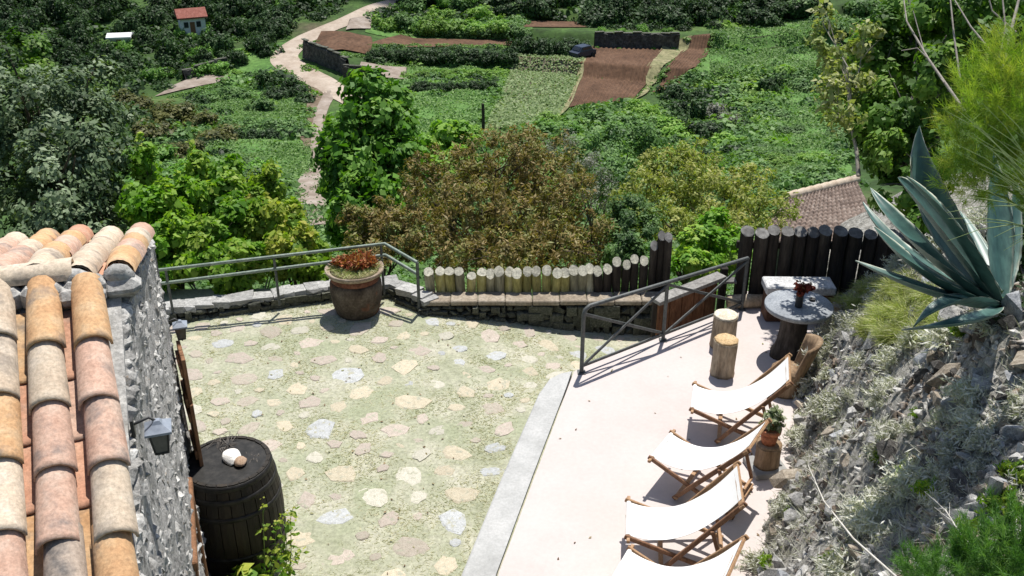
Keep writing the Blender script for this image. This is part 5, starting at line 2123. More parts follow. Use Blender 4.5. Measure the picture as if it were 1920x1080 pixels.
for k in range(11):
    a = rf.uniform(0, 6.28)
    rr0 = rf.uniform(.02, .10)
    e = Vector((vc.x + rr0 * math.cos(a), vc.y + rr0 * math.sin(a), ttop + .19 + rf.uniform(0, .10)))
    m.tube([Vector((vc.x, vc.y, ttop + .06)), Vector((vc.x, vc.y, ttop + .16)).lerp(e, .4), e], .0035, 5)
    heads.append(e)
m.build("stems", M_TWIG, t)
for k, e in enumerate(heads):
    me = crown("flower", [((0, 0, 0), (.045, .045, .038))], 130, .034, L_FLOWER, seed=500 + k, clump=.015, nclump=14, shell=.5)
    at_ = me.attributes["tint"]
    v_ = np.zeros(len(me.polygons), dtype=np.float32)
    at_.data.foreach_get("value", v_)
    at_.data.foreach_set("value", (v_ * .6 if k % 4 else .75 + v_ * .25).astype(np.float32))
    obj("flower", me, t, loc=e)
cc = P(1523, 563, ttop)
m = MB()
m.lathe([(.024, 0), (.034, .005), (.036, .022), (.03, .026), (.026, .012), (.001, .01)], 18, (cc.x, cc.y, ttop))
m.build("ashtray", M_BLACKMETAL, label="small dark round dish beside the vase on the stone table", cat="dish")

b0, b1 = Vector((3.08, 10.93, 0)), Vector((3.98, 10.93, 0))
t = thing("bench", Vector((3.5, 10.9, TZ)), "pale stone slab bench on dark brown blocks behind the round table", "bench")
m = MB()
m.box((3.51, 10.90, TZ + .43), (.84, .32, .11), Matrix.Rotation(-.02, 3, 'Z'), 0, .015)
m.build("seat", M_BENCHSTONE, t)
for x in (3.24, 3.82):
    m = MB()
    m.box((x, 10.90, TZ + .187), (.24, .28, .375), Matrix.Rotation(-.02, 3, 'Z'), 0, .015)
    m.build("support", M_RUST, t)

gs = "log stools on the terrace"
sa = P(1361, 592, .45)
stump("log_stool", "taller log stool with a pale sawn top between railing and table", "stool", Vector((sa.x, sa.y, TZ)), .15, .148, .42, M_STUMPTOP, 3, gs)
sb = P(1361, 640, .46)
stump("log_stool", "log stool with a split orange top in front of the pale topped stool", "stool", Vector((sb.x, sb.y, TZ)), .135, .142, .44, M_STUMPORANGE, 6, gs, n=9)

lc = P(1478, 742, 0)
lc = Vector((lc.x - .04, lc.y + .02, TZ))
t = thing("log_chair", lc, "low chair carved from one log with a slanting backrest, beside the farthest deckchair", "chair")
m = MB()
m.lathe([(.165, 0), (.17, .03), (.165, .16), (.17, .27), (.168, .30), (.001, .305)], 22, lc, wob=.16, seed=12)
m.build("seat", M_LOGCHAIR, t)
m = MB()


def cb(u, v):
    an = R(-88) + R(150) * u
    z = .18 + .44 * v
    r = .168 + .05 * v
    ln = .10 * v
    return lc + Vector((r * math.cos(an) + ln, r * math.sin(an) - ln * .1, z + .05 * math.sin(u * 3.1) * v))


vs = []
nu = 12
for layer in (0, 1):
    for j in range(6):
        for i in range(nu + 1):
            q = cb(i / nu, j / 5)
            if layer:
                c0 = Vector((lc.x + .16 * j / 5, lc.y, q.z))
                q = q + (c0 - q).normalized() * (.06 - .015 * j / 5)
            vs.append(q)
L1 = 6 * (nu + 1)
fs = []
for j in range(5):
    for i in range(nu):
        a = j * (nu + 1) + i
        fs.append((a, a + 1, a + nu + 2, a + nu + 1))
        fs.append((L1 + a, L1 + a + nu + 1, L1 + a + nu + 2, L1 + a + 1))
for i in range(nu):
    a = 5 * (nu + 1) + i
    fs.append((a, a + 1, L1 + a + 1, L1 + a))
for j in range(5):
    a = j * (nu + 1)
    fs.append((a, a + nu + 1, L1 + a + nu + 1, L1 + a))
    a += nu
    fs.append((a, L1 + a, L1 + a + nu + 1, a + nu + 1))
m.add(vs, fs, 0, True)
m.build("backrest", M_LOGCHAIR, t)

# small flower pot on a stump, on a square stone
pc = P(1434, 886, 0)
pc = Vector((pc.x, pc.y, TZ))
m = MB()
m.box(pc + Vector((0, 0, .03)), (.34, .32, .06), Matrix.Rotation(R(12), 3, 'Z'), 0, .008)
m.build("paving_block", M_GREYSLAB, label="square grey stone slab under the short stump with the flower pot", cat="slab")
stump("tree_stump", "short bark covered stump carrying the small terracotta pot", "stump", pc + Vector((0, 0, .06)), .115, .12, .24, M_LOGCHAIR, 9, bark=M_LOGCHAIR)
pz = TZ + .06 + .25
pp = Vector((pc.x - .005, pc.y, pz))
t = thing("flower_pot", pp, "small terracotta flower pot on the short stump by the deckchairs", "flower pot")
m = MB()
m.lathe([(.001, .0), (.068, .0), (.09, .13), (.001, .131)], 24, pp)
m.build("pot_body", M_CLAY, t)
m = MB()
m.lathe([(.088, .128), (.104, .128), (.108, .175), (.096, .177), (.094, .15), (.001, .15)], 24, pp)
m.build("pot_rim", M_CLAY, t)
obj("potted_plant", crown("potted_plant", [((0, 0, .10), (.11, .11, .10)), ((.03, .02, .17), (.07, .07, .07))], 800, .04, L_POTGREEN, seed=61, clump=.035, nclump=34, shell=.5),
    loc=pp + Vector((0, 0, .14)), label="bushy small plant with pale flowers in the small terracotta pot", cat="plant")

# ------------------------------------------------------------------ deckchairs
def make_chair(loc, rz, label, group):
    """local: the chair faces -x, width along y; x back from the front bar"""
    t = thing("deckchair", loc, label, "deckchair", group, rz, world=False)
    W2 = .27
    F, A0_, A1_, RR = (0, .35), (.26, .02), (.88, .79), (.84, .02)
    for sy in (-1, 1):
        y = sy * W2
        m = MB()
        m.beam((A0_[0], y, A0_[1]), (A1_[0] + .03, y, A1_[1] + .03), .024, .042, bev=.004)
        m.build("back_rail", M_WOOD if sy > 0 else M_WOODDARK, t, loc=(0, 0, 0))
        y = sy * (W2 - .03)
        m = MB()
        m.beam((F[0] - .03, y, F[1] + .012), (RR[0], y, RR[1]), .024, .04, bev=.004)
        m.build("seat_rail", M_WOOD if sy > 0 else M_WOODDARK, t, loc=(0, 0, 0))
        y = sy * (W2 + .026)
        m = MB()
        q = Vector(A0_).lerp(Vector(A1_), .66)
        m.beam((q.x, y, q.y), (.80, y, .10), .02, .032, bev=.003)
        m.build("prop", M_WOODDARK, t, loc=(0, 0, 0))
    for nm, x, z, wd, hh in (("front_bar", F[0], F[1], .028, .028), ("top_bar", A1_[0], A1_[1], .05, .026), ("foot_bar", A0_[0] + .03, A0_[1] + .03, .04, .022),
                             ("rear_bar", RR[0] - .03, RR[1] + .02, .04, .022), ("prop_bar", .80, .10, .026, .026)):
        m = MB()
        rot = Matrix.Rotation(R(-47), 3, 'Y') if nm == "top_bar" else None
        m.box((x, 0, z), (wd, 2 * W2 + .05, hh), rot, 0, .004)
        m.build(nm, M_WOOD, t, loc=(0, 0, 0))
    m = MB()
    p0, p1 = Vector((F[0] - .014, 0, F[1] + .016)), Vector((A1_[0] + .0, 0, A1_[1] + .03))
    ctrl = Vector((.47, 0, .17))
    N_ = 26

    def cf(u, v, o=0):
        q = p0 * (1 - u) ** 2 + ctrl * 2 * u * (1 - u) + p1 * u * u
        y = (v - .5) * 2 * (W2 - .055) * (1 - .05 * math.sin(math.pi * u))
        sag = .018 * math.sin(math.pi * u) * (1 - (2 * v - 1) ** 2)
        return (q.x, y, q.z - sag + o + .003 * noise.noise((u * 7, v * 5, 1)))
    m.grid(lambda u, v: cf(u, v), N_, 12)
    m.grid(lambda u, v: cf(1 - u, v, -.004), N_, 12)
    for (x, z) in ((F[0], F[1]), ):
        m.tube([(x, -(W2 - .055), z), (x, W2 - .055, z)], .021, 10)
    m.build("canvas", M_CANVAS, t, loc=(0, 0, 0))
    return t


g = "white canvas deckchairs in a row on the terrace"
cd = []
for f0, f1 in (((1305, 719), (1297, 768)), ((1262, 809), (1220, 860)), ((1179, 936), (1178, 1008)), ((1186, 1031), (1138, 1096))):
    a, b = P(*f0, .36 + TZ), P(*f1, .36 + TZ)
    c = (a + b) / 2
    yax = (a - b).normalized()
    cd.append((c, math.atan2(-yax.x, yax.y)))
labels = ["deckchair farthest from the camera, next to the log chair", "deckchair beside the small terracotta pot, turned more towards the camera than its neighbours",
          "deckchair, third in the row, in front of the one beside the terracotta pot", "nearest deckchair, cut off by the bottom edge of the photo"]
rots = [cd[0][1] * .9, cd[1][1], cd[2][1], cd[3][1] * .85]
ch = None
for (c, rz), lab, rot in zip(cd, labels, rots):
    loc = Vector((c.x, c.y, TZ))
    if ch is None:
        ch = make_chair(loc, rot, "white canvas " + lab, g)
    else:
        copy_tree(ch, loc, rot, "white canvas " + lab, g)

# ------------------------------------------------------------------ barrel with the things on it
bc = P(455, 1046, 0)
bc = Vector((bc.x, bc.y, 0))
t = thing("barrel", bc, "dark wooden barrel standing beside the corner of the stone house", "barrel")
BHT = 1.04


def br(z):
    q = (z / BHT - .5) * 2
    return .405 - .062 * q * q


NS = 24
for k in range(NS):
    a0, a1 = 2 * math.pi * (k + .03) / NS, 2 * math.pi * (k + .97) / NS
    m = MB()
    vs = []
    for z in np.linspace(0, BHT, 9):
        for (a, dr) in ((a0, 0), ((a0 + a1) / 2, .003), (a1, 0), (a1, -.028), (a0, -.028)):
            r = br(z) + dr
            vs.append(bc + Vector((r * math.cos(a), r * math.sin(a), z)))
    fs = [(j * 5 + i, j * 5 + (i + 1) % 5, j * 5 + 5 + (i + 1) % 5, j * 5 + 5 + i) for j in range(8) for i in range(5)]
    fs += [(4, 3, 2, 1, 0), tuple(range(40, 45))]
    m.add(vs, fs)
    m.build("stave", M_BARREL, t)
for z0, hh in ((.012, .05), (.14, .042), (.30, .04), (.71, .04), (.87, .042), (.985, .045)):
    m = MB()
    z1 = z0 + hh
    m.lathe([(br(z0) - .002, z0), (br(z0) + .0065, z0), (br(z1) + .0065, z1), (br(z1) - .002, z1)], 48, bc)
    m.build("hoop", M_HOOP, t)
for k in range(7):
    x0, x1 = -.309 + k * .0883, -.309 + (k + 1) * .0883 - .003
    m = MB()
    vs = []
    N_ = 8
    for z in (.96, .995):
        for x in np.linspace(x0, x1, 4):
            h_ = math.sqrt(max(0, .31 ** 2 - x * x))
            vs += [(x, -h_, z), (x, h_, z)]
    fs = []
    for j in range(3):
        a = j * 2
        fs += [(a, a + 1, a + 3, a + 2), (8 + a, 8 + a + 2, 8 + a + 3, 8 + a + 1)]
        fs += [(a, a + 2, 8 + a + 2, 8 + a), (a + 1, 8 + a + 1, 8 + a + 3, a + 3)]
    fs += [(0, 8, 9, 1), (6, 7, 15, 14)]
    Mr = Matrix.Rotation(R(25), 3, 'Z')
    m.add([bc + Mr @ Vector(q) for q in vs], fs)
    m.build("head_board", M_BARRELHEAD, t)
zh = .996


def lump(name, mat, u, v, sz, seed, label, cat, dz=0, n=26):
    q = P(u, v, zh + sz[2] * .4)
    me = hull_mesh(name, [p * 1.0 for p in rock_pts(seed, .8, n)], mat)
    o = obj(name, me, loc=(q.x, q.y, zh + sz[2] * .42 + dz), rot=(0, 0, seed), scale=sz, label=label, cat=cat)
    mod = o.modifiers.new("round", 'SUBSURF')
    mod.levels = mod.render_levels = 2
    return o


lump("white_stone", M_WHITESTONE, 434, 856, (.24, .19, .14), 5, "white lumpy stone lying on the barrel lid", "stone")
lump("brown_stone", M_BROWNSTONE, 450, 868, (.15, .14, .125), 8, "smaller light brown stone leaning on the white stone on the barrel", "stone", .004)
m = MB()
rt2 = random.Random(9)
c0 = P(428, 838, zh)
for k in range(26):
    a = rt2.uniform(0, 6.28)
    L = rt2.uniform(.08, .2)
    q0 = c0 + Vector((rt2.uniform(-.03, .03), rt2.uniform(-.03, .03), .01))
    q1 = q0 + Vector((math.cos(a) * L * .5, math.sin(a) * L * .5, rt2.uniform(.03, .09)))
    q2 = q0 + Vector((math.cos(a + .5) * L, math.sin(a + .5) * L, rt2.uniform(.0, .06)))
    m.tube([q0, q1, q2], [.004, .003, .0015], 5)
m.build("dry_sprig", M_TWIG, label="tangled dark dry sprig behind the stones on the barrel", cat="sprig")
m = MB()
c0 = P(475, 868, zh)
for k in range(16):
    a = rt2.uniform(0, 6.28)
    L = rt2.uniform(.05, .13)
    q0 = c0 + Vector((rt2.uniform(-.05, .05), rt2.uniform(-.05, .05), .008))
    m.tube([q0, q0 + Vector((math.cos(a) * L * .5, math.sin(a) * L * .5, .03)), q0 + Vector((math.cos(a) * L, math.sin(a) * L, .008))], [.003, .003, .0015], 5)
m.build("dry_sprig", M_TWIG, label="thin dark twigs at the right rim of the barrel lid", cat="sprig")

# ------------------------------------------------------------------ big clay pot with succulents
pk = lambda q: [(r * .98, z * .92) for r, z in q]
pc = P(671, 583, 0)
pc = Vector((pc.x, pc.y, 0))
zr = tz(pc + Vector((0, -.0, 0)), 670, 497)
zr = P(670, 497, .70).z
t = thing("flower_pot", pc, "large weathered clay pot with a wide rim at the corner of the patio", "flower pot")
m = MB()
m.lathe(pk([(.26, 0), (.275, .02), (.315, .18), (.332, .34), (.325, .46), (.305, .50)]), 40, pc, wob=.02, seed=2)
m.build("pot_body", M_POT, t)
m = MB()
m.lathe(pk([(.30, .498), (.312, .51), (.316, .585), (.30, .592)]), 40, pc)
m.build("pot_neck", M_POTNECK, t)
m = MB()
m.lathe(pk([(.31, .592), (.35, .60), (.372, .635), (.374, .665), (.36, .672), (.335, .655), (.29, .63), (.001, .63)]), 44, pc, wob=.015, seed=5)
m.build("pot_rim", M_POTRIM, t)
m = MB()
m.lathe(pk([(.328, .64), (.26, .655), (.12, .672), (.001, .675)]), 36, pc, wob=.05, seed=6)
m.build("potting_soil", M_SOILPOT, t)
rp = random.Random(17)
me_r = [tuft("succulent", 60, .11, .07, .022, L_RED, 700 + k, curve=.2) for k in range(4)]
t = thing("potted_plant", pc + Vector((0, 0, .61)), "reddish orange succulents growing in the large clay pot", "plant")
for k in range(34):
    a = rp.uniform(0, 6.28)
    r = .24 * math.sqrt(rp.random())
    x_, y_ = r * math.cos(a) + .01, r * math.sin(a) * .62 + .075
    obj("rosette", rp.choice(me_r), t, loc=pc + Vector((x_, y_, .615)), rot=(rp.uniform(-.2, .2), rp.uniform(-.2, .2), rp.uniform(0, 6.28)), scale=rp.uniform(.85, 1.5))
obj("low_greenery", blade_mesh("low_greenery", *(lambda g, n: (
    np.column_stack([pc.x + g.normal(0, .13, n), pc.y + g.normal(0, .11, n), np.full(n, pc.z + .612)]),
    np.column_stack([pc.x + g.normal(0, .14, n), pc.y + g.normal(0, .12, n), pc.z + .622 + .03 * g.random(n)]), np.full(n, .008), g.random(n)))(np.random.default_rng(6), 900), L_TUFT), t)

# ------------------------------------------------------------------ weeds beside the barrel
wb = P(520, 1110, 0)
t = thing("wild_plant", wb, "yellow-green wild plant with small yellow flowers beside the barrel", "plant")
m = MB()
rw = random.Random(31)
lc_, ln_, lt_ = [], [], []
fl = []
for k in range(12):
    e = P(rw.uniform(470, 570), rw.uniform(950, 1090), 0)
    a = D(rw.uniform(490, 570), rw.uniform(940, 1075), 8.25 + rw.uniform(-.25, .2))
    q0 = Vector((wb.x + rw.uniform(-.12, .12), wb.y + rw.uniform(-.1, .1), 0))
    mid = q0.lerp(a, .5) + Vector((rw.uniform(-.05, .05), 0, .05))
    m.tube([q0, mid, a], [.005, .004, .002], 5)
    for j in range(16):
        f = rw.random()
        q = q0 * (1 - f) ** 2 + mid * 2 * f * (1 - f) + a * f * f
        lc_.append(q + Vector((rw.gauss(0, .03), rw.gauss(0, .03), rw.gauss(0, .02))))
    for j in range(9):
        fl.append(a + Vector((rw.gauss(0, .02), rw.gauss(0, .02), rw.gauss(-.02, .03))))
m.build("stems", M_TWIG if False else mk("green_stem", [(.10, .17, .03), (.17, .25, .05), (.22, .3, .08)], 10, .8, 0), t)
lc_ = np.array([tuple(q) for q in lc_])
rg = np.random.default_rng(8)
n = len(lc_)
obj("leaves", leaf_mesh("leaves", lc_, rg.normal(0, .5, (n, 3)) + [0, -.3, 1], rg.normal(size=(n, 3)), .045 + .05 * rg.random(n), .5, rg.random(n) * .8, L_WEED), t)
fl = np.array([tuple(q) for q in fl])
obj("flower_heads", leaf_mesh("flower_heads", fl, rg.normal(0, .5, (len(fl), 3)) + [0, 0, 1], rg.normal(size=(len(fl), 3)), .016 + .012 * rg.random(len(fl)), .9, .8 + .2 * rg.random(len(fl)), L_WEED), t, kind='stuff')
q = P(440, 1070, 0)
q = D(455, 1075, 8.0)
obj("broadleaf_weed", crown("broadleaf_weed", [((0, 0, .05), (.22, .2, .15)), ((.12, .0, .02), (.15, .15, .12))], 420, .10, L_WEED, seed=91, clump=.07, nclump=20, aspect=.75),
    loc=(q.x, q.y - .05, .1), label="low broad leaved bright green weed at the foot of the barrel", cat="weed")

# ------------------------------------------------------------------ near trees and shrubs beyond the patio
def bl(*items):
    """blobs from (u, v, depth, radius_px_x, radius_px_z): sizes from the photograph at that distance"""
    out = []
    for u, v, d, rx, rz_ in items:
        p = D(u, v, d)
        k = d / FPX
        out.append(((p.x, p.y, p.z), (rx * k, rx * k * .85, rz_ * k)))
    return out


def ground(u, d):
    x = (u - 960) / FPX * d
    y = d * .95
    return Vector((x, y, float(zt(x, y)) - .1))


B = bl((60, 250, 14.5, 120, 110), (150, 230, 14.8, 90, 90), (180, 320, 14.2, 70, 110), (90, 360, 13.8, 110, 100), (20, 170, 15.2, 90, 80), (160, 175, 15.2, 70, 55),
       (-60, 300, 14.5, 120, 150), (195, 420, 14, 50, 70), (100, 440, 13.6, 100, 60))
plant("tree", "big dark sage-leaved tree behind the tiled roof at the left edge", "tree", ground(80, 15), B, ((36000, .085, L_DARK), dict(clump=.20, aspect=.5, up=.4)), r0=.16, seed=11)
B = bl((25, 110, 19, 60, 45), (60, 150, 18.5, 50, 40), (-30, 130, 19, 60, 60))
plant("tree", "mid green tree top rising behind the big dark tree at the left edge", "tree", ground(30, 19.5), B, ((7000, .10, L_BUSHR), dict(clump=.2)), r0=.1, seed=12)

B = bl((300, 430, 13.6, 60, 80), (265, 380, 14, 35, 60), (350, 390, 14.2, 60, 60), (340, 480, 13.2, 70, 60), (290, 500, 13, 40, 60), (275, 320, 14.3, 20, 45))
plant("climbing_shrub", "bright green climbing shrub with a tall shoot just right of the roof's peak", "shrub", ground(310, 13.6), B,
      ((15000, .085, L_VINE), dict(clump=.15, aspect=.7, droop=.35, jit=.7, up=.35, shell=.35, sd=.45)), r0=.04, seed=13)
B = bl((430, 400, 14.4, 60, 60), (400, 470, 13.4, 70, 70), (470, 440, 13.9, 60, 70), (440, 500, 13.1, 60, 50), (372, 330, 14.8, 22, 40), (430, 345, 14.8, 30, 40))
plant("climbing_shrub", "bright green climbing shrub behind the middle of the two-rail railing", "shrub", ground(430, 13.8), B,
      ((17000, .085, L_VINE), dict(clump=.15, aspect=.7, droop=.35, jit=.7, up=.35, shell=.35, sd=.45)), r0=.04, seed=14)
B = bl((500, 360, 14.8, 22, 60), (520, 430, 14, 50, 55), (545, 480, 13.4, 60, 50), (480, 390, 14.4, 30, 40), (580, 470, 13.8, 35, 50), (590, 510, 13.3, 35, 30))
plant("climbing_shrub", "yellowish climbing shrub behind the railing just left of the large clay pot", "shrub", ground(540, 13.8), B,
      ((13000, .08, L_VINEY), dict(clump=.14, aspect=.7, droop=.35, jit=.7, up=.35, shell=.35, sd=.45)), r0=.04, seed=15)

B = bl((690, 180, 18.6, 45, 45), (650, 250, 18.3, 48, 50), (720, 250, 18.5, 60, 55), (660, 330, 18, 55, 60), (740, 300, 18.2, 45, 50), (690, 390, 17.6, 60, 60), (650, 420, 17.3, 35, 45),
       (735, 200, 18.8, 30, 35), (620, 290, 18.2, 25, 35))
plant("tree", "fresh green broadleaf tree standing in front of the dirt track's bend", "tree", ground(690, 18), B,
      ((16000, .125, L_FIG), dict(clump=.24, aspect=.72, up=.35, droop=.25, sd=.45, jit=.75, shell=.35, nclump=30)), r0=.1, seed=16)
B = bl((840, 255, 21, 30, 40), (815, 290, 20.8, 30, 30), (865, 285, 21, 28, 35), (835, 330, 20.5, 45, 40))
plant("tree", "small light green tree between the broadleaf tree and the dark post", "tree", ground(840, 20.8), B, ((5500, .12, L_LIGHT), dict(clump=.2, aspect=.7, jit=.7, shell=.35, sd=.45)), r0=.06, seed=17)

B = bl((830, 340, 15.6, 80, 75), (930, 310, 15.8, 90, 75), (1020, 330, 15.8, 80, 75), (1070, 390, 15.2, 75, 75), (800, 420, 14.8, 65, 80), (900, 400, 14.8, 90, 85), (990, 420, 14.6, 90, 80),
       (850, 470, 14, 80, 55), (950, 480, 13.8, 90, 45), (1050, 470, 14, 80, 50), (1110, 450, 14.4, 45, 60), (985, 275, 16.2, 40, 40))
plant("shrub", "large brown tinged heath shrub behind the short log palisade", "shrub", ground(950, 15), B,
      ((46000, .065, L_BROWN), dict(clump=.11, aspect=.3, up=.3, jit=.8, shell=.35, sd=.5)), r0=.07, seed=18, twigs=9)
B = bl((690, 430, 14.6, 45, 40), (740, 440, 14.5, 40, 45), (660, 400, 15, 25, 25), (720, 400, 15, 30, 30), (700, 480, 14, 45, 25), (770, 460, 14.2, 30, 40))
plant("shrub", "smaller yellow-brown heath shrub behind the large clay pot", "shrub", ground(700, 14.6), B,
      ((9000, .065, L_BROWN), dict(clump=.10, aspect=.3, jit=.8, shell=.35, sd=.5)), r0=.04, seed=19, twigs=6)
B = bl((1270, 330, 16.4, 80, 50), (1200, 370, 16, 55, 60), (1330, 350, 16.2, 70, 60), (1400, 350, 16.2, 60, 45), (1250, 420, 15.4, 70, 50), (1340, 420, 15.4, 80, 45), (1430, 400, 15.8, 70, 40),
       (1230, 310, 16.6, 40, 35), (1300, 290, 16.8, 50, 30))
plant("shrub", "thin yellow-green shrub with upright stems behind the terrace railing", "shrub", ground(1300, 16), B,
      ((19000, .06, L_YELLOW), dict(clump=.12, aspect=.4, jit=.8, shell=.3, sd=.5)), r0=.05, seed=20, twigs=9)
B = bl((1190, 440, 14.6, 50, 45), (1215, 490, 14, 40, 30), (1165, 470, 14.2, 35, 40), (1180, 400, 15, 40, 35))
plant("shrub", "soft blue-green shrub at the right end of the short log palisade", "shrub", ground(1190, 14.5), B, ((9000, .06, L_SCRUB), dict(clump=.12, aspect=.5)), r0=.04, seed=22)
B = bl((1310, 470, 13.6, 55, 45), (1350, 440, 14, 50, 45), (1290, 500, 13.2, 45, 30), (1375, 480, 13.4, 30, 40))
plant("shrub", "bright green leafy shrub in the gap between the two log fences", "shrub", ground(1325, 13.8), B, ((8000, .07, L_VINE), dict(clump=.12, aspect=.65)), r0=.04, seed=23)
B = bl((1120, 300, 22, 60, 40), (1180, 270, 23, 60, 40), (1080, 270, 23, 50, 35), (1150, 340, 20, 50, 40))
plant("shrub", "grey-green scrub bush behind the brown heath shrub", "shrub", ground(1130, 22), B, ((10000, .09, L_SCRUB), dict(clump=.2, aspect=.5)), r0=.05, seed=24)
B = bl((1095, 330, 18, 40, 45), (1130, 370, 17, 25, 40), (1060, 280, 19, 40, 30))
plant("shrub", "grey half-dead bush at the right shoulder of the brown heath shrub", "shrub", ground(1100, 18), B, ((5000, .05, L_GREYSCRUB), dict(clump=.14, aspect=.25, jit=.8)), r0=.03, seed=25, twigs=9)

def shoots(name, label, ends, base, n, mat, seed, leaf=.085):
    """upright leafy shoots"""
    rg = np.random.default_rng(seed)
    t = thing(name, base, label, "shrub")
    m = MB()
    C, T = [], []
    for (u, v, d) in ends:
        e = D(u, v, d)
        q0 = Vector((e.x + rg.normal(0, .15), e.y + rg.normal(0, .1), e.z - 1.1 - .5 * rg.random()))
        mid = q0.lerp(e, .5) + Vector((rg.normal(0, .08), rg.normal(0, .08), 0))
        m.tube([base.lerp(q0, .6), q0, mid, e], [.012, .01, .007, .003], 5)
        for k in range(n):
            f = rg.random() ** .8
            q = q0 * (1 - f) ** 2 + mid * 2 * f * (1 - f) + e * f * f
            w_ = .13 * (1.15 - f)
            o = rg.normal(0, 1, 3) * w_
            C.append((q.x + o[0], q.y + o[1], q.z + o[2] * .6))
            T.append(.3 + .5 * f)
    m.build("stems", M_TWIG, t)
    C = np.array(C)
    k = len(C)
    obj("leaves", leaf_mesh("leaves", C, rg.normal(0, .6, (k, 3)) + [0, -.2, .6], rg.normal(0, .7, (k, 3)) + [0, 0, -.2], leaf * (.5 + .9 * rg.random(k)), .7,
                            np.array(T) + .3 * rg.normal(size=k), mat, .25), t)


shoots("climbing_shoots", "upright leafy shoots standing above the bright climbing shrubs left of the track",
       [(262, 250, 14.4), (250, 300, 14.2), (285, 290, 14.3), (357, 265, 14.7), (330, 320, 14.4), (390, 330, 14.6), (415, 315, 14.8), (455, 330, 14.7), (500, 300, 14.8), (515, 325, 14.6),
        (545, 380, 14.2), (300, 350, 14), (440, 370, 14.2), (480, 350, 14.4), (575, 430, 13.9)], ground(410, 14.2), 130, L_VINE, 95)

# mass at the upper right, rooted on the bank
def bground(u, v, d):
    p = D(u, v, d)
    return p


B = bl((1640, 120, 12, 80, 80), (1700, 200, 11.2, 90, 80), (1665, 250, 11.2, 75, 75), (1720, 300, 10.6, 70, 70), (1700, 360, 10.6, 55, 55), (1780, 60, 11.5, 90, 80),
       (1700, 40, 12, 80, 60), (1860, 20, 11, 90, 70), (1770, 150, 10.8, 80, 70), (1860, 110, 10.4, 80, 70), (1730, 420, 10.3, 45, 40))
plant("shrub", "tall dark green shrub rising behind the agave", "shrub", D(1700, 470, 10.8), B, ((34000, .075, L_BUSHR), dict(clump=.15, aspect=.55, up=.3, sd=.45)), r0=.06, seed=26, twigs=4, tm=M_TWIG)
B = bl((1560, 90, 11.4, 28, 40), (1590, 150, 11.2, 35, 45), (1555, 180, 11, 25, 35), (1620, 80, 11.5, 30, 40), (1575, 215, 10.8, 30, 25), (1540, 40, 11.6, 20, 40))
plant("shrub", "sparse shrub with cream coloured leaves at the left side of the tall dark shrub", "shrub", D(1610, 330, 10.9), B,
      ((1500, .075, L_CREAM), dict(clump=.10, aspect=.6, jit=.7)), r0=.02, seed=27, twigs=5, tm=M_PALEBARK)
B = bl((1905, 470, 7.9, 55, 70), (1930, 545, 7.5, 45, 55), (1945, 420, 8.2, 60, 70), (1900, 590, 7.0, 35, 25))
plant("shrub", "dark leafy shrub growing right behind the agave's base", "shrub", D(1930, 600, 7.5), B, ((5200, .06, L_WOOD), dict(clump=.12, aspect=.5, jit=.7)), r0=.03, seed=28, twigs=4, tm=M_TWIG)
m = MB()
for pts, r in ((((1810, 210, 9.6), (1740, 110, 10), (1700, 40, 10.3), (1692, -20, 10.5)), .016), (((1880, 130, 9.4), (1900, 40, 9.6), (1915, -20, 9.7)), .02),
               (((1800, 150, 9.8), (1788, 60, 10), (1780, -20, 10.2)), .012), (((1872, 120, 9.4), (1885, 50, 9.5), (1878, -20, 9.6)), .012),
               (((1870, 110, 9.6), (1820, 50, 9.8), (1790, 0, 10)), .011), (((1740, 110, 10), (1720, 90, 10), (1690, 95, 10)), .007),
               (((1770, 155, 9.8), (1735, 105, 10.1), (1712, 20, 10.2)), .008), (((1905, 60, 9.5), (1860, 20, 9.6), (1850, -20, 9.6)), .009)):
    m.tube([D(*q) for q in pts], [r * (1 - .22 * i) for i in range(len(pts))], 7)
m.build("bare_branches", M_PALEBARK, label="pale bare branches standing against the dark shrub at upper right", cat="branches")


def feather(name, label, blobs, n, length, width, mat, seed, cat="shrub", lean=(0, 0, 0), base=None):
    """plumes of hair-fine leaves"""
    rg = np.random.default_rng(seed)
    bs, ts, ti = [], [], []
    vol = np.array([b[1][0] * b[1][2] for b in blobs])
    vol /= vol.sum()
    for (c, rr), f in zip(blobs, vol):
        k = max(6, int(46 * f * len(blobs)))
        d = rg.normal(size=(k, 3))
        d /= np.linalg.norm(d, axis=1, keepdims=True)
        pc = np.array(c) + d * np.array(rr) * (.35 + .6 * rg.random((k, 1)))
        pd = d * .8 + np.array([0, 0, .7]) + np.array(lean)
        pt = rg.random(k)
        m_ = int(n * f)
        j = rg.integers(0, k, m_)
        s_ = rg.random(m_)
        b = pc[j] + pd[j] * (s_ * length * 1.6)[:, None] + rg.normal(0, length * .10, (m_, 3))
        tdir = pd[j] * .9 + rg.normal(0, .65, (m_, 3))
        tdir /= np.linalg.norm(tdir, axis=1, keepdims=True)
        bs.append(b)
        ts.append(b + tdir * (length * (.5 + .7 * rg.random(m_)))[:, None])
        ti.append(.65 * pt[j] + .35 * rg.random(m_))
    b, t_, ti = map(np.concatenate, (bs, ts, ti))
    th = thing(name, base or Vector(blobs[0][0]), label, cat)
    obj("plumes", blade_mesh("plumes", b, t_, width * (.7 + .6 * rg.random(len(b))), ti, mat), th)
    m = MB()
    for c, rr in blobs:
        m.tube([th.location, th.location.lerp(Vector(c), .5) + Vector((0, 0, .05)), Vector(c)], [.012, .009, .005], 6)
    m.build("stems", MATS["green_stem"], th)
    return th


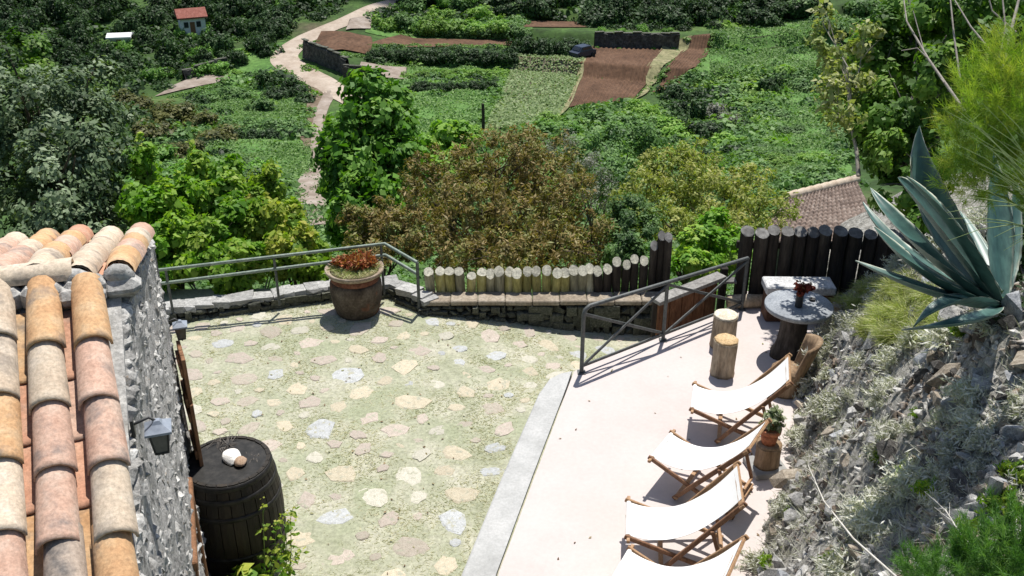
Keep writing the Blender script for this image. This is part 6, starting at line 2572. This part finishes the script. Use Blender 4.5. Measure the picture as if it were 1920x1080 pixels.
B = bl((1880, 150, 6.2, 60, 60), (1850, 220, 6.1, 75, 65), (1905, 240, 6.0, 60, 70), (1830, 290, 6.1, 65, 50), (1860, 340, 6.1, 50, 45), (1920, 150, 6, 60, 70), (1930, 330, 6.1, 50, 60), (1815, 350, 6.2, 40, 30))
feather("feathery_shrub", "yellow-green feathery shrub hanging into the frame at right above the agave", B, 25000, .09, .0035, L_FEATHER, 41, base=D(1950, 420, 6.3))
B = bl((1850, 1060, 4.2, 80, 45), (1770, 1085, 4.3, 60, 30), (1905, 1000, 4.3, 50, 45), (1720, 1095, 4.5, 40, 20), (1920, 1075, 4.1, 70, 55))
feather("feathery_plant", "green feathery plant in the lower right corner", B, 22000, .06, .003, L_GREENFEATHER, 42, cat="plant", base=D(1860, 1120, 4.3))
# long arching grass blades in front of the agave's right side
m = MB()
rb2 = random.Random(3)
gb = D(2010, 470, 5.6)
for k in range(30):
    tu, tv = rb2.uniform(1770, 1900), rb2.uniform(190, 480)
    e = D(tu, tv, 5.5 + rb2.uniform(-.2, .3))
    mid = gb.lerp(e, .55) + Vector((0, 0, rb2.uniform(.08, .22)))
    q0 = gb + Vector((rb2.uniform(-.08, .08), rb2.uniform(-.08, .08), rb2.uniform(-.1, .2)))
    pts = [q0 * (1 - f) ** 2 + mid * 2 * f * (1 - f) + e * f * f for f in (0, .25, .5, .75, 1)]
    m.tube(pts, [.0035, .0035, .003, .0022, .001], 4)
m.build("arching_grass", mk("grass_blade", [(.12, .18, .06), (.2, .27, .1), (.28, .34, .16)], 6, .7, 0), label="long arching thin grass blades at the right edge below the feathery shrub", cat="grass")

# fallen leaves and bits lying about
rg = np.random.default_rng(88)
nl = 520
lx = np.concatenate([rg.uniform(-.3, 3.2, 300), rg.uniform(-3.0, 1.2, 220)])
ly = np.concatenate([rg.uniform(6.3, 11, 300), rg.uniform(6.4, 11, 220)])
keep = []
for a, b in zip(lx[:300], ly[:300]):
    rel = Vector((a, b, 0)) - BO
    edge_ = rel.dot(BN)
    keep.append(right_edge(b) + .25 < a and edge_ < -.02 and (rg.random() < math.exp(edge_ * 2.2) + .12))
for a, b in zip(lx[300:], ly[300:]):
    keep.append(a < right_edge(b) - .4 and b < wall_y(a) - .05 and a > -4.3 + (10.8 - b) * .36)
keep = np.array(keep)
lz = np.array([.0525 if i < 300 else zp(a, b) + .012 for i, (a, b) in enumerate(zip(lx, ly))])
C = np.column_stack([lx, ly, lz])[keep]
n = len(C)
obj("leaf_litter", leaf_mesh("leaf_litter", C, rg.normal(0, .22, (n, 3)) + [0, 0, 1], rg.normal(size=(n, 3)), .018 + .03 * rg.random(n), .5, rg.random(n),
    leafmat("leaf_litter", [(.10, .06, .03), (.20, .13, .07), (.30, .22, .12), (.22, .24, .10)], .1)), kind='stuff', label="dry leaves and bits scattered over terrace and patio")
